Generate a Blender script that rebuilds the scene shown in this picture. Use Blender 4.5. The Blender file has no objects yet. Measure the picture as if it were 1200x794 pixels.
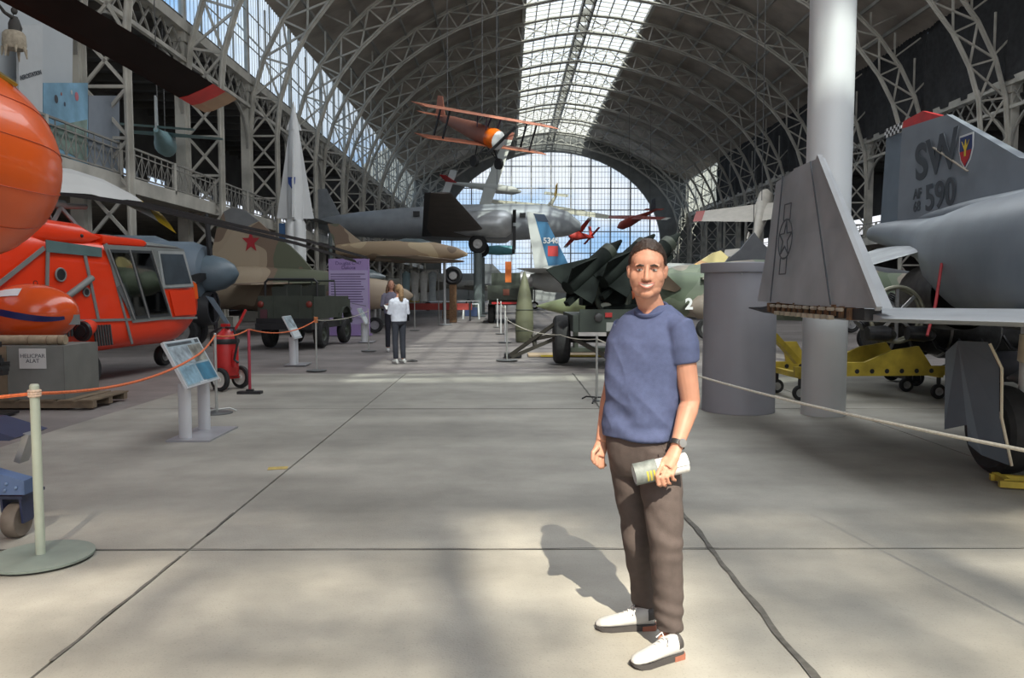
import bpy, bmesh, math, random
from math import sin, cos, pi, radians, sqrt, atan2
from mathutils import Vector, Matrix, noise
random.seed(7)
sc = bpy.context.scene
COL = sc.collection

# ------------------------------------------------------------------ camera
F_PX, CAM_H, HOR_Y, VAN_X = 900.0, 1.58, 340.8, 594.8
TH = math.atan((397 - HOR_Y) / F_PX); YAW = math.atan((VAN_X - 600) / F_PX)
cam_d = bpy.data.cameras.new('camera'); cam = bpy.data.objects.new('camera', cam_d); COL.objects.link(cam)
cam_d.sensor_width = 36.0; cam_d.lens = 36.0 * F_PX / 1200.0
cam_d.clip_start = 0.05; cam_d.clip_end = 800
cam.location = (0, 0, CAM_H); cam.rotation_euler = (pi / 2 - TH, 0, YAW)
sc.camera = cam

# ------------------------------------------------------------------ view, world, sun, daylight fill
sc.view_settings.view_transform = 'Standard'
sc.view_settings.look = 'None'
sc.view_settings.gamma = 1.0
sc.view_settings.exposure = 0.0
sc.view_settings.use_curve_mapping = False
sc.cycles.max_bounces = 6; sc.cycles.diffuse_bounces = 3; sc.cycles.glossy_bounces = 3
sc.cycles.transparent_max_bounces = 12; sc.cycles.transmission_bounces = 3
sc.cycles.caustics_reflective = False; sc.cycles.caustics_refractive = False
sc.cycles.sample_clamp_indirect = 6.0
sc.cycles.use_denoising = True

w = bpy.data.worlds.new('sky'); sc.world = w; w.use_nodes = True
nt = w.node_tree; nt.nodes.clear()
wo = nt.nodes.new('ShaderNodeOutputWorld'); bg = nt.nodes.new('ShaderNodeBackground')
tc = nt.nodes.new('ShaderNodeTexCoord'); mp = nt.nodes.new('ShaderNodeMapping')
mp.inputs['Scale'].default_value = (1.5, 1.5, 4.0)
ns = nt.nodes.new('ShaderNodeTexNoise'); ns.inputs['Scale'].default_value = 2.2; ns.inputs['Detail'].default_value = 6
cr = nt.nodes.new('ShaderNodeValToRGB')
cr.color_ramp.elements[0].position = 0.42; cr.color_ramp.elements[0].color = (0.40, 0.62, 0.92, 1)
cr.color_ramp.elements[1].position = 0.56; cr.color_ramp.elements[1].color = (0.93, 0.95, 1.0, 1)
nt.links.new(tc.outputs['Generated'], mp.inputs['Vector']); nt.links.new(mp.outputs['Vector'], ns.inputs['Vector'])
nt.links.new(ns.outputs['Fac'], cr.inputs['Fac']); nt.links.new(cr.outputs['Color'], bg.inputs['Color'])
bg.inputs['Strength'].default_value = 1.15
nt.links.new(bg.outputs['Background'], wo.inputs['Surface'])

SUN_DIR = Vector((-0.13, 0.67, -0.71)).normalized()      # the way the light travels
sd = bpy.data.lights.new('sun', 'SUN'); sd.energy = 9.5; sd.color = (1.0, 0.91, 0.74); sd.angle = radians(0.53)
so = bpy.data.objects.new('sun', sd); COL.objects.link(so)
so.rotation_euler = SUN_DIR.to_track_quat('-Z', 'Y').to_euler(); so.location = (8, -30, 40)

def area(name, loc, rot, sx, sy, power, col):
    d = bpy.data.lights.new(name, 'AREA'); d.shape = 'RECTANGLE'; d.size = sx; d.size_y = sy
    d.energy = power; d.color = col
    o = bpy.data.objects.new(name, d); COL.objects.link(o); o.location = loc; o.rotation_euler = rot
    return o
# added fill lamps, out of view, boosting daylight from skylight and rear window
area('fill_skylight', (6.45, 16.0, 22.9), (0, 0, 0), 10.0, 66.0, 6200, (0.95, 0.98, 1.0))
area('fill_rear_window', (5.0, -15.4, 9.5), (radians(90), 0, 0), 30.0, 12.0, 1650, (1.0, 0.98, 0.95))

# ------------------------------------------------------------------ pixel -> place
def ray(x, y):
    cx = (x - 600) / F_PX; cz = -(y - 397) / F_PX
    fy = cos(TH) + cz * sin(TH); uz = -sin(TH) + cz * cos(TH)
    X = cx * cos(YAW) - fy * sin(YAW); Y = cx * sin(YAW) + fy * cos(YAW)
    return X / Y, uz / Y
def P(x, y, Y):                      # the point at depth Y that shows at pixel x, y
    a, b = ray(x, y); return Vector((a * Y, Y, CAM_H + b * Y))
def G(x, y, z=0.0):                  # the point on the ground (or at height z)
    a, b = ray(x, y); Y = (z - CAM_H) / b; return Vector((a * Y, Y, z))

# ------------------------------------------------------------------ materials
MATS = {}
def mat(name, col, rough=0.55, metal=0.0, var=0.12, scale=3.0, bump=0.0, bscale=40.0, spec=0.5, coat=0.0, detail=4.0):
    if name in MATS: return MATS[name]
    m = bpy.data.materials.new(name); m.use_nodes = True; t = m.node_tree; n = t.nodes
    b = n['Principled BSDF']; b.inputs['Roughness'].default_value = rough; b.inputs['Metallic'].default_value = metal
    b.inputs['Specular IOR Level'].default_value = spec; b.inputs['Coat Weight'].default_value = coat
    c = n.new('ShaderNodeTexCoord')
    if var > 0:
        nz = n.new('ShaderNodeTexNoise'); nz.inputs['Scale'].default_value = scale; nz.inputs['Detail'].default_value = detail
        rp = n.new('ShaderNodeValToRGB')
        lo = [max(0, v * (1 - var)) for v in col[:3]] + [1]; hi = [min(1, v * (1 + var)) for v in col[:3]] + [1]
        rp.color_ramp.elements[0].position = 0.3; rp.color_ramp.elements[0].color = lo
        rp.color_ramp.elements[1].position = 0.7; rp.color_ramp.elements[1].color = hi
        t.links.new(c.outputs['Object'], nz.inputs['Vector']); t.links.new(nz.outputs['Fac'], rp.inputs['Fac'])
        t.links.new(rp.outputs['Color'], b.inputs['Base Color'])
    else:
        b.inputs['Base Color'].default_value = list(col[:3]) + [1]
    if bump > 0:
        bz = n.new('ShaderNodeTexNoise'); bz.inputs['Scale'].default_value = bscale; bz.inputs['Detail'].default_value = 3
        bp = n.new('ShaderNodeBump'); bp.inputs['Strength'].default_value = bump; bp.inputs['Distance'].default_value = 0.02
        t.links.new(c.outputs['Object'], bz.inputs['Vector']); t.links.new(bz.outputs['Fac'], bp.inputs['Height'])
        t.links.new(bp.outputs['Normal'], b.inputs['Normal'])
    MATS[name] = m; return m
def camo(name, cols, scale=0.7, rough=0.6):
    if name in MATS: return MATS[name]
    m = bpy.data.materials.new(name); m.use_nodes = True; t = m.node_tree; n = t.nodes
    b = n['Principled BSDF']; b.inputs['Roughness'].default_value = rough
    c = n.new('ShaderNodeTexCoord'); nz = n.new('ShaderNodeTexNoise'); nz.inputs['Scale'].default_value = scale
    nz.inputs['Detail'].default_value = 1.5; nz.inputs['Roughness'].default_value = 0.4
    rp = n.new('ShaderNodeValToRGB'); rp.color_ramp.interpolation = 'CONSTANT'
    k = len(cols); e = rp.color_ramp.elements
    pos = [0.0, 0.44, 0.54, 0.62][:k] if k > 2 else [0.0, 0.5]
    while len(e) < k: e.new(0.5)
    for i in range(k): e[i].position = pos[i]; e[i].color = list(cols[i]) + [1]
    t.links.new(c.outputs['Object'], nz.inputs['Vector']); t.links.new(nz.outputs['Fac'], rp.inputs['Fac'])
    t.links.new(rp.outputs['Color'], b.inputs['Base Color'])
    MATS[name] = m; return m
def glass(name, tint=(0.9, 0.95, 1.0), gloss=0.08, rough=0.05):
    if name in MATS: return MATS[name]
    m = bpy.data.materials.new(name); m.use_nodes = True; t = m.node_tree; n = t.nodes; n.clear()
    o = n.new('ShaderNodeOutputMaterial'); tr = n.new('ShaderNodeBsdfTransparent'); gl = n.new('ShaderNodeBsdfGlossy')
    mx = n.new('ShaderNodeMixShader'); tr.inputs['Color'].default_value = list(tint) + [1]
    gl.inputs['Roughness'].default_value = rough; mx.inputs['Fac'].default_value = gloss
    t.links.new(tr.outputs[0], mx.inputs[1]); t.links.new(gl.outputs[0], mx.inputs[2]); t.links.new(mx.outputs[0], o.inputs['Surface'])
    MATS[name] = m; return m

def hazy_glass(name, tint, haze):
    m = bpy.data.materials.new(name); m.use_nodes = True; t = m.node_tree; n = t.nodes; n.clear()
    o = n.new('ShaderNodeOutputMaterial'); tr = n.new('ShaderNodeBsdfTransparent'); tl = n.new('ShaderNodeBsdfTranslucent'); mx = n.new('ShaderNodeMixShader')
    tr.inputs['Color'].default_value = list(tint) + [1]; tl.inputs['Color'].default_value = (.8, .84, .88, 1); mx.inputs['Fac'].default_value = haze
    t.links.new(tr.outputs[0], mx.inputs[1]); t.links.new(tl.outputs[0], mx.inputs[2]); t.links.new(mx.outputs[0], o.inputs['Surface'])
    return m

# ------------------------------------------------------------------ mesh building
class MB:
    def __init__(s): s.v = []; s.f = []
    def add(s, vs, fs):
        b = len(s.v); s.v += [tuple(p) for p in vs]; s.f += [tuple(i + b for i in q) for q in fs]; return s
    def box(s, c, d, rz=0.0, rx=0.0, ry=0.0, taper=1.0):
        M = Matrix.Rotation(rz, 3, 'Z') @ Matrix.Rotation(ry, 3, 'Y') @ Matrix.Rotation(rx, 3, 'X'); vs = []
        for z in (-1, 1):
            k = taper if z > 0 else 1.0
            for x, y in ((-1, -1), (1, -1), (1, 1), (-1, 1)):
                vs.append(Vector(c) + M @ Vector((x * d[0] / 2 * k, y * d[1] / 2 * k, z * d[2] / 2)))
        return s.add(vs, [(0, 3, 2, 1), (4, 5, 6, 7), (0, 1, 5, 4), (1, 2, 6, 5), (2, 3, 7, 6), (3, 0, 4, 7)])
    def bar(s, a, b, w, h=None, up=(0, 0, 1)):          # square bar from a to b
        a = Vector(a); b = Vector(b); h = w if h is None else h
        d = (b - a).normalized(); u = Vector(up)
        if abs(d.dot(u)) > 0.98: u = Vector((1, 0, 0))
        r = d.cross(u).normalized(); q = r.cross(d).normalized(); vs = []
        for p in (a, b):
            for i, j in ((-1, -1), (1, -1), (1, 1), (-1, 1)): vs.append(p + r * (i * w / 2) + q * (j * h / 2))
        return s.add(vs, [(0, 1, 2, 3), (7, 6, 5, 4), (0, 4, 5, 1), (1, 5, 6, 2), (2, 6, 7, 3), (3, 7, 4, 0)])
    def loft(s, rings, cap=True, closed=True):
        n = len(rings[0]); vs = [p for r in rings for p in r]; fs = []
        for i in range(len(rings) - 1):
            for j in range(n if closed else n - 1):
                k = (j + 1) % n; fs.append((i * n + j, i * n + k, (i + 1) * n + k, (i + 1) * n + j))
        if cap and closed:
            fs.append(tuple(reversed(range(n)))); m = (len(rings) - 1) * n; fs.append(tuple(m + j for j in range(n)))
        return s.add(vs, fs)
    def tube(s, pts, r, n=10, cap=True, flat=1.0, up=(0, 0, 1)):
        pts = [Vector(p) for p in pts]
        if not hasattr(r, '__len__'): r = [r] * len(pts)
        rings = []; ref = None
        for i, p in enumerate(pts):
            d = (pts[min(i + 1, len(pts) - 1)] - pts[max(i - 1, 0)]).normalized()
            if ref is None:
                u = Vector(up) if abs(d.dot(Vector(up))) < 0.95 else Vector((0, 1, 0))
                ref = (u - d * u.dot(d)).normalized()
            else: ref = (ref - d * ref.dot(d)).normalized()
            sd_ = d.cross(ref)
            rings.append([p + (sd_ * cos(2 * pi * k / n) + ref * sin(2 * pi * k / n) * flat) * r[i] for k in range(n)])
        return s.loft(rings, cap)
    def lathe(s, prof, n=20, c=(0, 0, 0), axis='Z', sx=1.0, sy=1.0, cap=True):  # prof: (radius, along)
        rings = []
        for r, h in prof:
            ring = []
            for k in range(n):
                a = 2 * pi * k / n; u, v = r * cos(a) * sx, r * sin(a) * sy
                q = {'Z': (u, v, h), 'Y': (u, h, v), 'X': (h, u, v)}[axis]
                ring.append(Vector(c) + Vector(q))
            if axis == 'Y': ring.reverse()
            rings.append(ring)
        return s.loft(rings, cap)
    def ell(s, c, r, nu=16, nv=10, M=None):
        rings = []; M = M or Matrix.Identity(3); e = 0.02
        for i in range(nv + 1):
            t = -pi / 2 + e + (pi - 2 * e) * i / nv
            rings.append([Vector(c) + M @ Vector((r[0] * cos(t) * cos(2 * pi * k / nu), r[1] * cos(t) * sin(2 * pi * k / nu), r[2] * sin(t))) for k in range(nu)])
        return s.loft(rings)
    def prism(s, poly, ext):                             # poly: list of 3d points, ext: vector
        a = [Vector(p) for p in poly]; e = Vector(ext); n = len(a)
        fs = [tuple(range(n)), tuple(reversed(range(n, 2 * n)))]
        for i in range(n): j = (i + 1) % n; fs.append((i, i + n, j + n, j))
        return s.add(a + [p + e for p in a], fs)
    def torus(s, c, R, r, n=24, m=8, axis='X', sq=1.0):
        vs = []; fs = []
        for i in range(n):
            a = 2 * pi * i / n
            for j in range(m):
                b = 2 * pi * j / m; rr = R + r * cos(b); h = r * sin(b) * sq
                u, v = rr * cos(a), rr * sin(a)
                vs.append(Vector(c) + Vector({'X': (h, u, v), 'Y': (u, h, v), 'Z': (u, v, h)}[axis]))
        for i in range(n):
            for j in range(m):
                i2 = (i + 1) % n; j2 = (j + 1) % m
                fs.append((i * m + j, i2 * m + j, i2 * m + j2, i * m + j2))
        return s.add(vs, fs)
    def mesh(s, name, smooth=None):
        me = bpy.data.meshes.new(name); me.from_pydata(s.v, [], s.f); me.validate(clean_customdata=False)
        bm = bmesh.new(); bm.from_mesh(me); bmesh.ops.recalc_face_normals(bm, faces=bm.faces); bm.to_mesh(me); bm.free()
        if smooth is not None:
            for p in me.polygons: p.use_smooth = True
            me.set_sharp_from_angle(angle=radians(smooth))
        return me
    def build(s, name, m, parent=None, smooth=40, loc=None):
        me = s.mesh(name, smooth); me.materials.append(m)
        return link(name, me, parent, loc)
def link(name, me, parent=None, loc=None):
    o = bpy.data.objects.new(name, me); COL.objects.link(o)
    if parent is not None: o.parent = parent
    if loc is not None: o.location = loc
    return o
def tag(o, label=None, cat=None, group=None, kind=None):
    if label: o['label'] = label
    if cat: o['category'] = cat
    if group: o['group'] = group
    if kind: o['kind'] = kind
    return o
def thing(name, label, cat, loc=(0, 0, 0), rz=0.0, group=None, kind=None):
    o = bpy.data.objects.new(name, None); COL.objects.link(o); o.location = loc; o.rotation_euler = (0, 0, rz)
    o.empty_display_size = 0.2
    return tag(o, label, cat, group, kind)
def copy_tree(o, parent=None):
    c = o.copy(); COL.objects.link(c); c.parent = parent
    for ch in list(o.children): copy_tree(ch, c)
    return c
def text(name, s_, m, size, parent, M, ext=0.002, align='CENTER', bold=0.0, sx=1.0):
    cu = bpy.data.curves.new(name, 'FONT'); cu.body = s_; cu.size = size; cu.extrude = ext; cu.align_x = align; cu.align_y = 'CENTER'
    cu.offset = bold; cu.materials.append(m); cu.space_line = 0.9
    tmp = bpy.data.objects.new(name, cu); me = bpy.data.meshes.new_from_object(tmp); bpy.data.objects.remove(tmp); bpy.data.curves.remove(cu)
    me.name = name
    if not me.materials: me.materials.append(m)
    o = link(name, me, parent); o['kind'] = 'stuff'
    o.matrix_local = M @ Matrix.Diagonal((sx, 1, 1, 1)); return o
def frame(origin, right, up):          # matrix: x = right, y = up, z = out of the face
    r = Vector(right).normalized(); u = Vector(up); u = (u - r * u.dot(r)).normalized(); n = r.cross(u)
    M = Matrix((r, u, n)).transposed().to_4x4(); M.translation = Vector(origin); return M
def V(*a): return Vector(a)

# ================================================================== the hall
XC, AW, ZS, AR = 6.45, 18.55, 9.7, 22.6
Y0, Y1 = -16.0, 115.0
ARCH_Y = [57 + 8 * k for k in range(-9, 8)]
iron = mat('painted_iron', (0.46, 0.44, 0.39), 0.6, 0.0, 0.22, 1.2)
iron_d = mat('iron_dark_paint', (0.27, 0.26, 0.235), 0.6, 0.0, 0.25, 1.2)  # darker iron tone for purlins, railings and window bars
rust = mat('roof_sheet', (0.41, 0.365, 0.315), 0.75, 0.0, 0.25, 0.5)
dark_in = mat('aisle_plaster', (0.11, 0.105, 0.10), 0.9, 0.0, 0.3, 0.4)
pale_wall = mat('end_wall_plaster', (0.42, 0.43, 0.42), 0.85, 0.0, 0.15, 0.3)
glz = glass('window_glass', (0.90, 0.96, 1.0), 0.04)
glz_roof = hazy_glass('roof_glass', (0.62, 0.72, 0.80), 0.42)
glz_end = glass('end_glass', (0.90, 0.95, 0.98), 0.05)

# ---- floor: asphalt with poured concrete slabs let into it
def ground_mat(name, col, var, scale, stain, patch):
    m = bpy.data.materials.new(name); m.use_nodes = True; t = m.node_tree; n = t.nodes; b = n['Principled BSDF']
    b.inputs['Roughness'].default_value = 0.62; b.inputs['Specular IOR Level'].default_value = 0.35
    g = n.new('ShaderNodeNewGeometry'); a = n.new('ShaderNodeTexNoise'); a.inputs['Scale'].default_value = scale; a.inputs['Detail'].default_value = 8
    a.inputs['Roughness'].default_value = 0.62
    r = n.new('ShaderNodeValToRGB'); r.color_ramp.elements[0].position = 0.32; r.color_ramp.elements[1].position = 0.68
    r.color_ramp.elements[0].color = [c * (1 - var) for c in col] + [1]; r.color_ramp.elements[1].color = [c * (1 + var) for c in col] + [1]
    m2 = n.new('ShaderNodeMapping'); m2.inputs['Scale'].default_value = (0.25, 0.9, 1)
    s2 = n.new('ShaderNodeTexNoise'); s2.inputs['Scale'].default_value = 1.1; s2.inputs['Detail'].default_value = 5
    r2 = n.new('ShaderNodeValToRGB'); r2.color_ramp.elements[0].position = 0.35; r2.color_ramp.elements[1].position = 0.7
    r2.color_ramp.elements[0].color = (stain, stain, stain, 1); r2.color_ramp.elements[1].color = (patch, patch, patch, 1)
    mx = n.new('ShaderNodeMix'); mx.data_type = 'RGBA'; mx.blend_type = 'MULTIPLY'; mx.inputs['Factor'].default_value = 1.0
    s3 = n.new('ShaderNodeTexNoise'); s3.inputs['Scale'].default_value = 90; s3.inputs['Detail'].default_value = 2
    r3 = n.new('ShaderNodeValToRGB'); r3.color_ramp.elements[0].position = 0.28; r3.color_ramp.elements[0].color = (0.7, 0.7, 0.7, 1)
    r3.color_ramp.elements[1].position = 0.42; r3.color_ramp.elements[1].color = (1, 1, 1, 1)
    mx2 = n.new('ShaderNodeMix'); mx2.data_type = 'RGBA'; mx2.blend_type = 'MULTIPLY'; mx2.inputs['Factor'].default_value = 0.6
    L = t.links.new
    L(g.outputs['Position'], a.inputs['Vector']); L(a.outputs['Fac'], r.inputs['Fac'])
    L(g.outputs['Position'], m2.inputs['Vector']); L(m2.outputs['Vector'], s2.inputs['Vector']); L(s2.outputs['Fac'], r2.inputs['Fac'])
    L(g.outputs['Position'], s3.inputs['Vector']); L(s3.outputs['Fac'], r3.inputs['Fac'])
    L(r.outputs['Color'], mx.inputs[6]); L(r2.outputs['Color'], mx.inputs[7])
    L(mx.outputs[2], mx2.inputs[6]); L(r3.outputs['Color'], mx2.inputs[7]); L(mx2.outputs[2], b.inputs['Base Color'])
    bp = n.new('ShaderNodeBump'); bp.inputs['Strength'].default_value = 0.15; bp.inputs['Distance'].default_value = 0.01
    L(s3.outputs['Fac'], bp.inputs['Height']); L(bp.outputs['Normal'], b.inputs['Normal'])
    return m
concrete = ground_mat('concrete', (0.36, 0.343, 0.30), 0.16, 1.3, 0.72, 1.08)
asphalt = ground_mat('asphalt', (0.24, 0.215, 0.205), 0.14, 1.6, 0.8, 1.1)
joint = mat('joint_tar', (0.10, 0.095, 0.085), 0.9, 0, 0.3, 20)
fl = MB().box((6.5, 49.5, -0.12), (60, 132, 0.2)).build('floor', asphalt); tag(fl, 'brown grey asphalt floor of the long exhibition hall', kind='structure')
XJ = [-5.15, -1.95, 1.25, 4.45, 7.65, 10.85, 14.05]; YJ = [-10.0, -0.8, 4.62, 10.25, 14.7]
slab_bits = 0
for i in range(len(XJ) - 1):
    for j in range(len(YJ) - 1):
        x0, x1, y0, y1 = XJ[i] + .008, XJ[i + 1] - .008, YJ[j] + .01, YJ[j + 1] - .01
        dz = random.uniform(-.002, .002)
        MB().box(((x0 + x1) / 2, (y0 + y1) / 2, -0.02 + dz), (x1 - x0, y1 - y0, 0.04)).build('slab', concrete, fl)
# tar runs proud of two joints, broken as in the photograph
def tar(pts, wd):
    m = MB(); N = 40; L = []; R = []
    a, b = Vector(pts[0]), Vector(pts[1]); d = (b - a).normalized(); q = Vector((-d.y, d.x, 0))
    for k in range(N + 1):
        p = a.lerp(b, k / N); n1 = noise.noise(p * 3.1); n2 = noise.noise(p * 7 + Vector((9, 0, 0)))
        L.append(p + q * (wd * (0.6 + n2 * .5) + .012 * n1)); R.append(p - q * (wd * (0.6 - n1 * .5) - .012 * n1))
    vs = [Vector((p.x, p.y, .0055)) for p in L] + [Vector((p.x, p.y, .0055)) for p in R]
    m.add(vs, [(k, k + 1, N + 2 + k, N + 1 + k) for k in range(N)])
    m.build('joint_tar', joint, fl)
tar(((1.25, 1.8, 0), (1.25, 5.5, 0)), .026); tar(((1.25, 8.0, 0), (1.25, 14.7, 0)), .022)
tar(((-1.95, 3.2, 0), (-1.95, 4.5, 0)), .014); tar(((-1.95, 4.9, 0), (-1.95, 5.4, 0)), .013)
tar(((-4.6, 4.62, 0), (1.3, 4.62, 0)), .010); tar(((1.3, 4.62, 0), (7.5, 4.62, 0)), .006); tar(((-5, 10.25, 0), (4, 10.25, 0)), .012)
ym = mat('worn_yellow_paint', (0.50, 0.38, 0.12), 0.7, 0, 0.3, 14)
MB().box((-2.05, 6.78, 0.0045), (0.17, 0.10, 0.003), rz=.2).build('paint_mark', ym, fl)

# ---- arches: inner chord, outer chord, crossed braces, base pillar
def chord(off):
    pts = []
    n = 22
    for i in range(n + 1):
        a = pi * i / n
        k = 0.35 * max(0.0, 1 - abs(a - pi / 2) / 0.35)           # slight point at the ridge
        pts.append(V(XC - (AW + off) * cos(a), 0, ZS + (AR - ZS + off) * sin(a) + k))
    return pts
CIN, COUT = chord(0.0), chord(1.42)
def sweep(pts, wx, wz, m=None):        # box section swept along an arch in the XZ plane
    m = m or MB(); rings = []
    for i, p in enumerate(pts):
        d = (pts[min(i + 1, len(pts) - 1)] - pts[max(i - 1, 0)]).normalized(); q = V(-d.z, 0, d.x)
        rings.append([p + V(0, -wx / 2, 0) - q * wz / 2, p + V(0, wx / 2, 0) - q * wz / 2, p + V(0, wx / 2, 0) + q * wz / 2, p + V(0, -wx / 2, 0) + q * wz / 2])
    return m.loft(rings)
full_in = [V(XC - AW, 0, 0)] + CIN + [V(XC + AW, 0, 0)]
full_out = [V(XC - AW - 1.42, 0, 0)] + COUT + [V(XC + AW + 1.42, 0, 0)]
def with_flange(pts, wd, dp):
    m = sweep(pts, wd, 0.05)
    m2 = sweep(pts, 0.06, dp, m); return m2
me_in = with_flange(full_in, 0.34, 0.26).mesh('inner_chord', 30); me_in.materials.append(iron)
me_out = with_flange(full_out, 0.34, 0.26).mesh('outer_chord', 30); me_out.materials.append(iron)
braces = []
def brace_mesh(a, b, wd=0.085):
    me = MB().bar(a, b, 0.10, wd, up=(0, 1, 0)).mesh('brace'); me.materials.append(iron); braces.append(me)
for i in range(22):
    brace_mesh(CIN[i], COUT[i + 1]); brace_mesh(COUT[i], CIN[i + 1]); brace_mesh(CIN[i], COUT[i], .07)
for sgn in (-1, 1):
    for k in range(6):
        z0, z1 = ZS - 1.62 * (k + 1), ZS - 1.62 * k
        a, b = XC + sgn * AW, XC + sgn * (AW + 1.42)
        brace_mesh(V(a, 0, z0), V(b, 0, z1)); brace_mesh(V(b, 0, z0), V(a, 0, z1)); brace_mesh(V(a, 0, z0), V(b, 0, z0), .09)
m = MB()
for sgn in (-1, 1):
    xo = XC + sgn * (AW + 1.62)
    m.box((xo, 0, 6.0), (0.42, 0.46, 12.0)); m.box((xo, 0, 12.2), (0.6, 0.6, 0.5)); m.box((XC + sgn * (AW + .7), 0, .25), (2.3, .7, .5))
me_post = m.mesh('pillar', None); me_post.materials.append(iron)
# struts from the outer chord up to the roof
m = MB()
for sgn in (-1, 1):
    for a in (0.30, 0.47, 0.62):
        p = V(XC + sgn * (AW + 1.42) * cos(a), 0, ZS + (AR - ZS + 1.42) * sin(a))
        m.bar(p, p + V(0, 0, 3.4 - 4.0 * a), .09); m.bar(p, p + V(sgn * 1.6, 0, 2.6 - 3.0 * a), .09)
me_strut = m.mesh('roof_strut', None); me_strut.materials.append(iron)
far_lat = MB()
for me in braces: far_lat.add([v.co.copy() for v in me.vertices], [tuple(p.vertices) for p in me.polygons])
me_far = far_lat.mesh('lattice'); me_far.materials.append(iron)
for k, y in enumerate(ARCH_Y):
    t = thing('arch_truss', 'grey riveted iron lattice arch spanning the hall from wall to wall', None, (0, y, 0), group='iron roof arches', kind='structure')
    link('inner_chord', me_in, t); link('outer_chord', me_out, t); link('pillar', me_post, t); link('roof_strut', me_strut, t)
    if 25 <= y <= 66:
        for me in braces: link('brace', me, t)
    else:
        o = link('lattice', me_far, t); o['kind'] = 'stuff'

# ---- roof sheet (corrugated), purlins, ridge beam
PROF = [(5.1, 24.15), (8.0, 23.35), (10.5, 22.3), (13.0, 20.95), (15.5, 19.8), (18.0, 18.75), (20.1, 17.85)]
for nm, sgn in (('left', -1), ('right', 1)):
    m = MB(); vs = []; fs = []; step = 0.20; N = int((Y1 - Y0) / step); K = len(PROF)
    for i in range(N + 1):
        y = Y0 + i * step; dz = 0.055 * (1 if (i // 1) % 2 else -1)
        for dx, z in PROF: vs.append((XC + sgn * dx, y, z + dz))
    for i in range(N):
        for j in range(K - 1):
            a = i * K + j; fs.append((a, a + 1, a + K + 1, a + K))
    m.add(vs, fs); o = m.build('ceiling_sheet_' + nm, rust, None, None); tag(o, 'corrugated brown roof sheeting', kind='structure'); o.name = 'ceiling_' + nm
    for dx, z in ((7.2, 23.3), (9.4, 22.5), (11.6, 21.4), (13.8, 20.3), (16.0, 19.3), (18.2, 18.4)):
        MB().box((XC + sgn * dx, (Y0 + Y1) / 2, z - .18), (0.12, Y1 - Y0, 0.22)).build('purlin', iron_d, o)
# ---- ridge skylight
sky = thing('window_1', 'long glazed skylight along the ridge of the roof', None, kind='structure')
apex = 24.9
for sgn in (-1, 1):
    m = MB(); a = V(XC + sgn * 5.1, 0, 24.15); b = V(XC, 0, apex)
    MB().add([(a.x, Y0, a.z), (b.x, Y0, b.z), (b.x, Y1, b.z), (a.x, Y1, a.z)], [(0, 1, 2, 3)]).build('pane', glz_roof, sky, None)
    y = Y0
    while y <= Y1:
        m.bar(a + V(0, y, -.03), b + V(0, y, -.03), .07, .09); y += 1.0
    for q in (0, .2, .4, .6, .8):
        p = a.lerp(b, q); m.bar(p + V(0, Y0, -.06), p + V(0, Y1, -.06), .09 if q else .3, .12 if q else .35)
    tag(m.build('glazing_bar', iron, sky, None), kind='stuff')
m = MB()
for dx in (-.45, .45): m.box((XC + dx, (Y0 + Y1) / 2, 24.3), (0.16, Y1 - Y0, 0.5))
y = Y0
while y < Y1: m.box((XC, y, 24.3), (1.0, .12, .4)); m.bar((XC - .45, y, 24.1), (XC + .45, y + 2, 24.1), .08); y += 2.0
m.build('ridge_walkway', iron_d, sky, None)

# ---- clerestories: left glazed all along, right glazed only at the far bays
XL, XR = XC - 20.05, XC + 20.05
def clerestory(name, X, ya, yb, label):
    t = thing(name, label, None, kind='structure'); zb, zt = 12.75, 17.85; y = ya
    while y < yb - .1:
        y2 = min(y + 8, yb)
        for q in range(4):
            a = y + (y2 - y) * q / 4; b = y + (y2 - y) * (q + 1) / 4
            me = MB().box((X, (a + b) / 2, (zb + zt) / 2), (.012, b - a - .1, zt - zb)).build('pane', glz, t, None)
            m = MB()
            m.box((X, a, (zb + zt) / 2), (.08 if q else .2, .08 if q else .22, zt - zb))
            for s in range(1, 5): m.box((X, a + (b - a) * s / 5, (zb + zt) / 2), (.02, .022, zt - zb))
            for z in (zb + 1.7, zb + 3.4): m.box((X, (a + b) / 2, z), (.04, b - a, .05))
            m.build('mullion', iron, t, None)
        y = y2
    return t
clerestory('window_2', XL, 17, Y1, 'tall clerestory glazing above the gallery arcade')
clerestory('window_3', XR, 97, Y1, 'clerestory glazing beyond the black curtains')
# clerestory sill beams + lattice frieze and arcade brackets per bay
for nm, X, s in (('left', XL, 1), ('right', XR, -1)):
    b = MB().box((X, (Y0 + Y1) / 2, 12.55), (.5, Y1 - Y0, .42)).box((X + s * .1, (Y0 + Y1) / 2, 11.2), (.16, Y1 - Y0, .16)).build('beam_' + nm, iron, None, None)
    tag(b, kind='structure'); b.name = 'trim_1' if nm == 'left' else 'trim_2'
    m = MB()
    for y in ARCH_Y:
        if y < 17: continue
        for q in range(8):
            a = y + q; m.bar((X, a, 11.25), (X, a + 1, 12.4), .07); m.bar((X, a, 12.4), (X, a + 1, 11.25), .07)
        for sg in (-1, 1):
            pts = [V(X, y + sg * (.2 + 2.0 * (1 - cos(u))), 9.0 + 2.1 * sin(u)) for u in [pi / 2 * k / 8 for k in range(9)]]
            for k in range(8): m.bar(pts[k], pts[k + 1], .12)
    tag(m.build('frieze', iron_d, b, None), kind='stuff')
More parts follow.
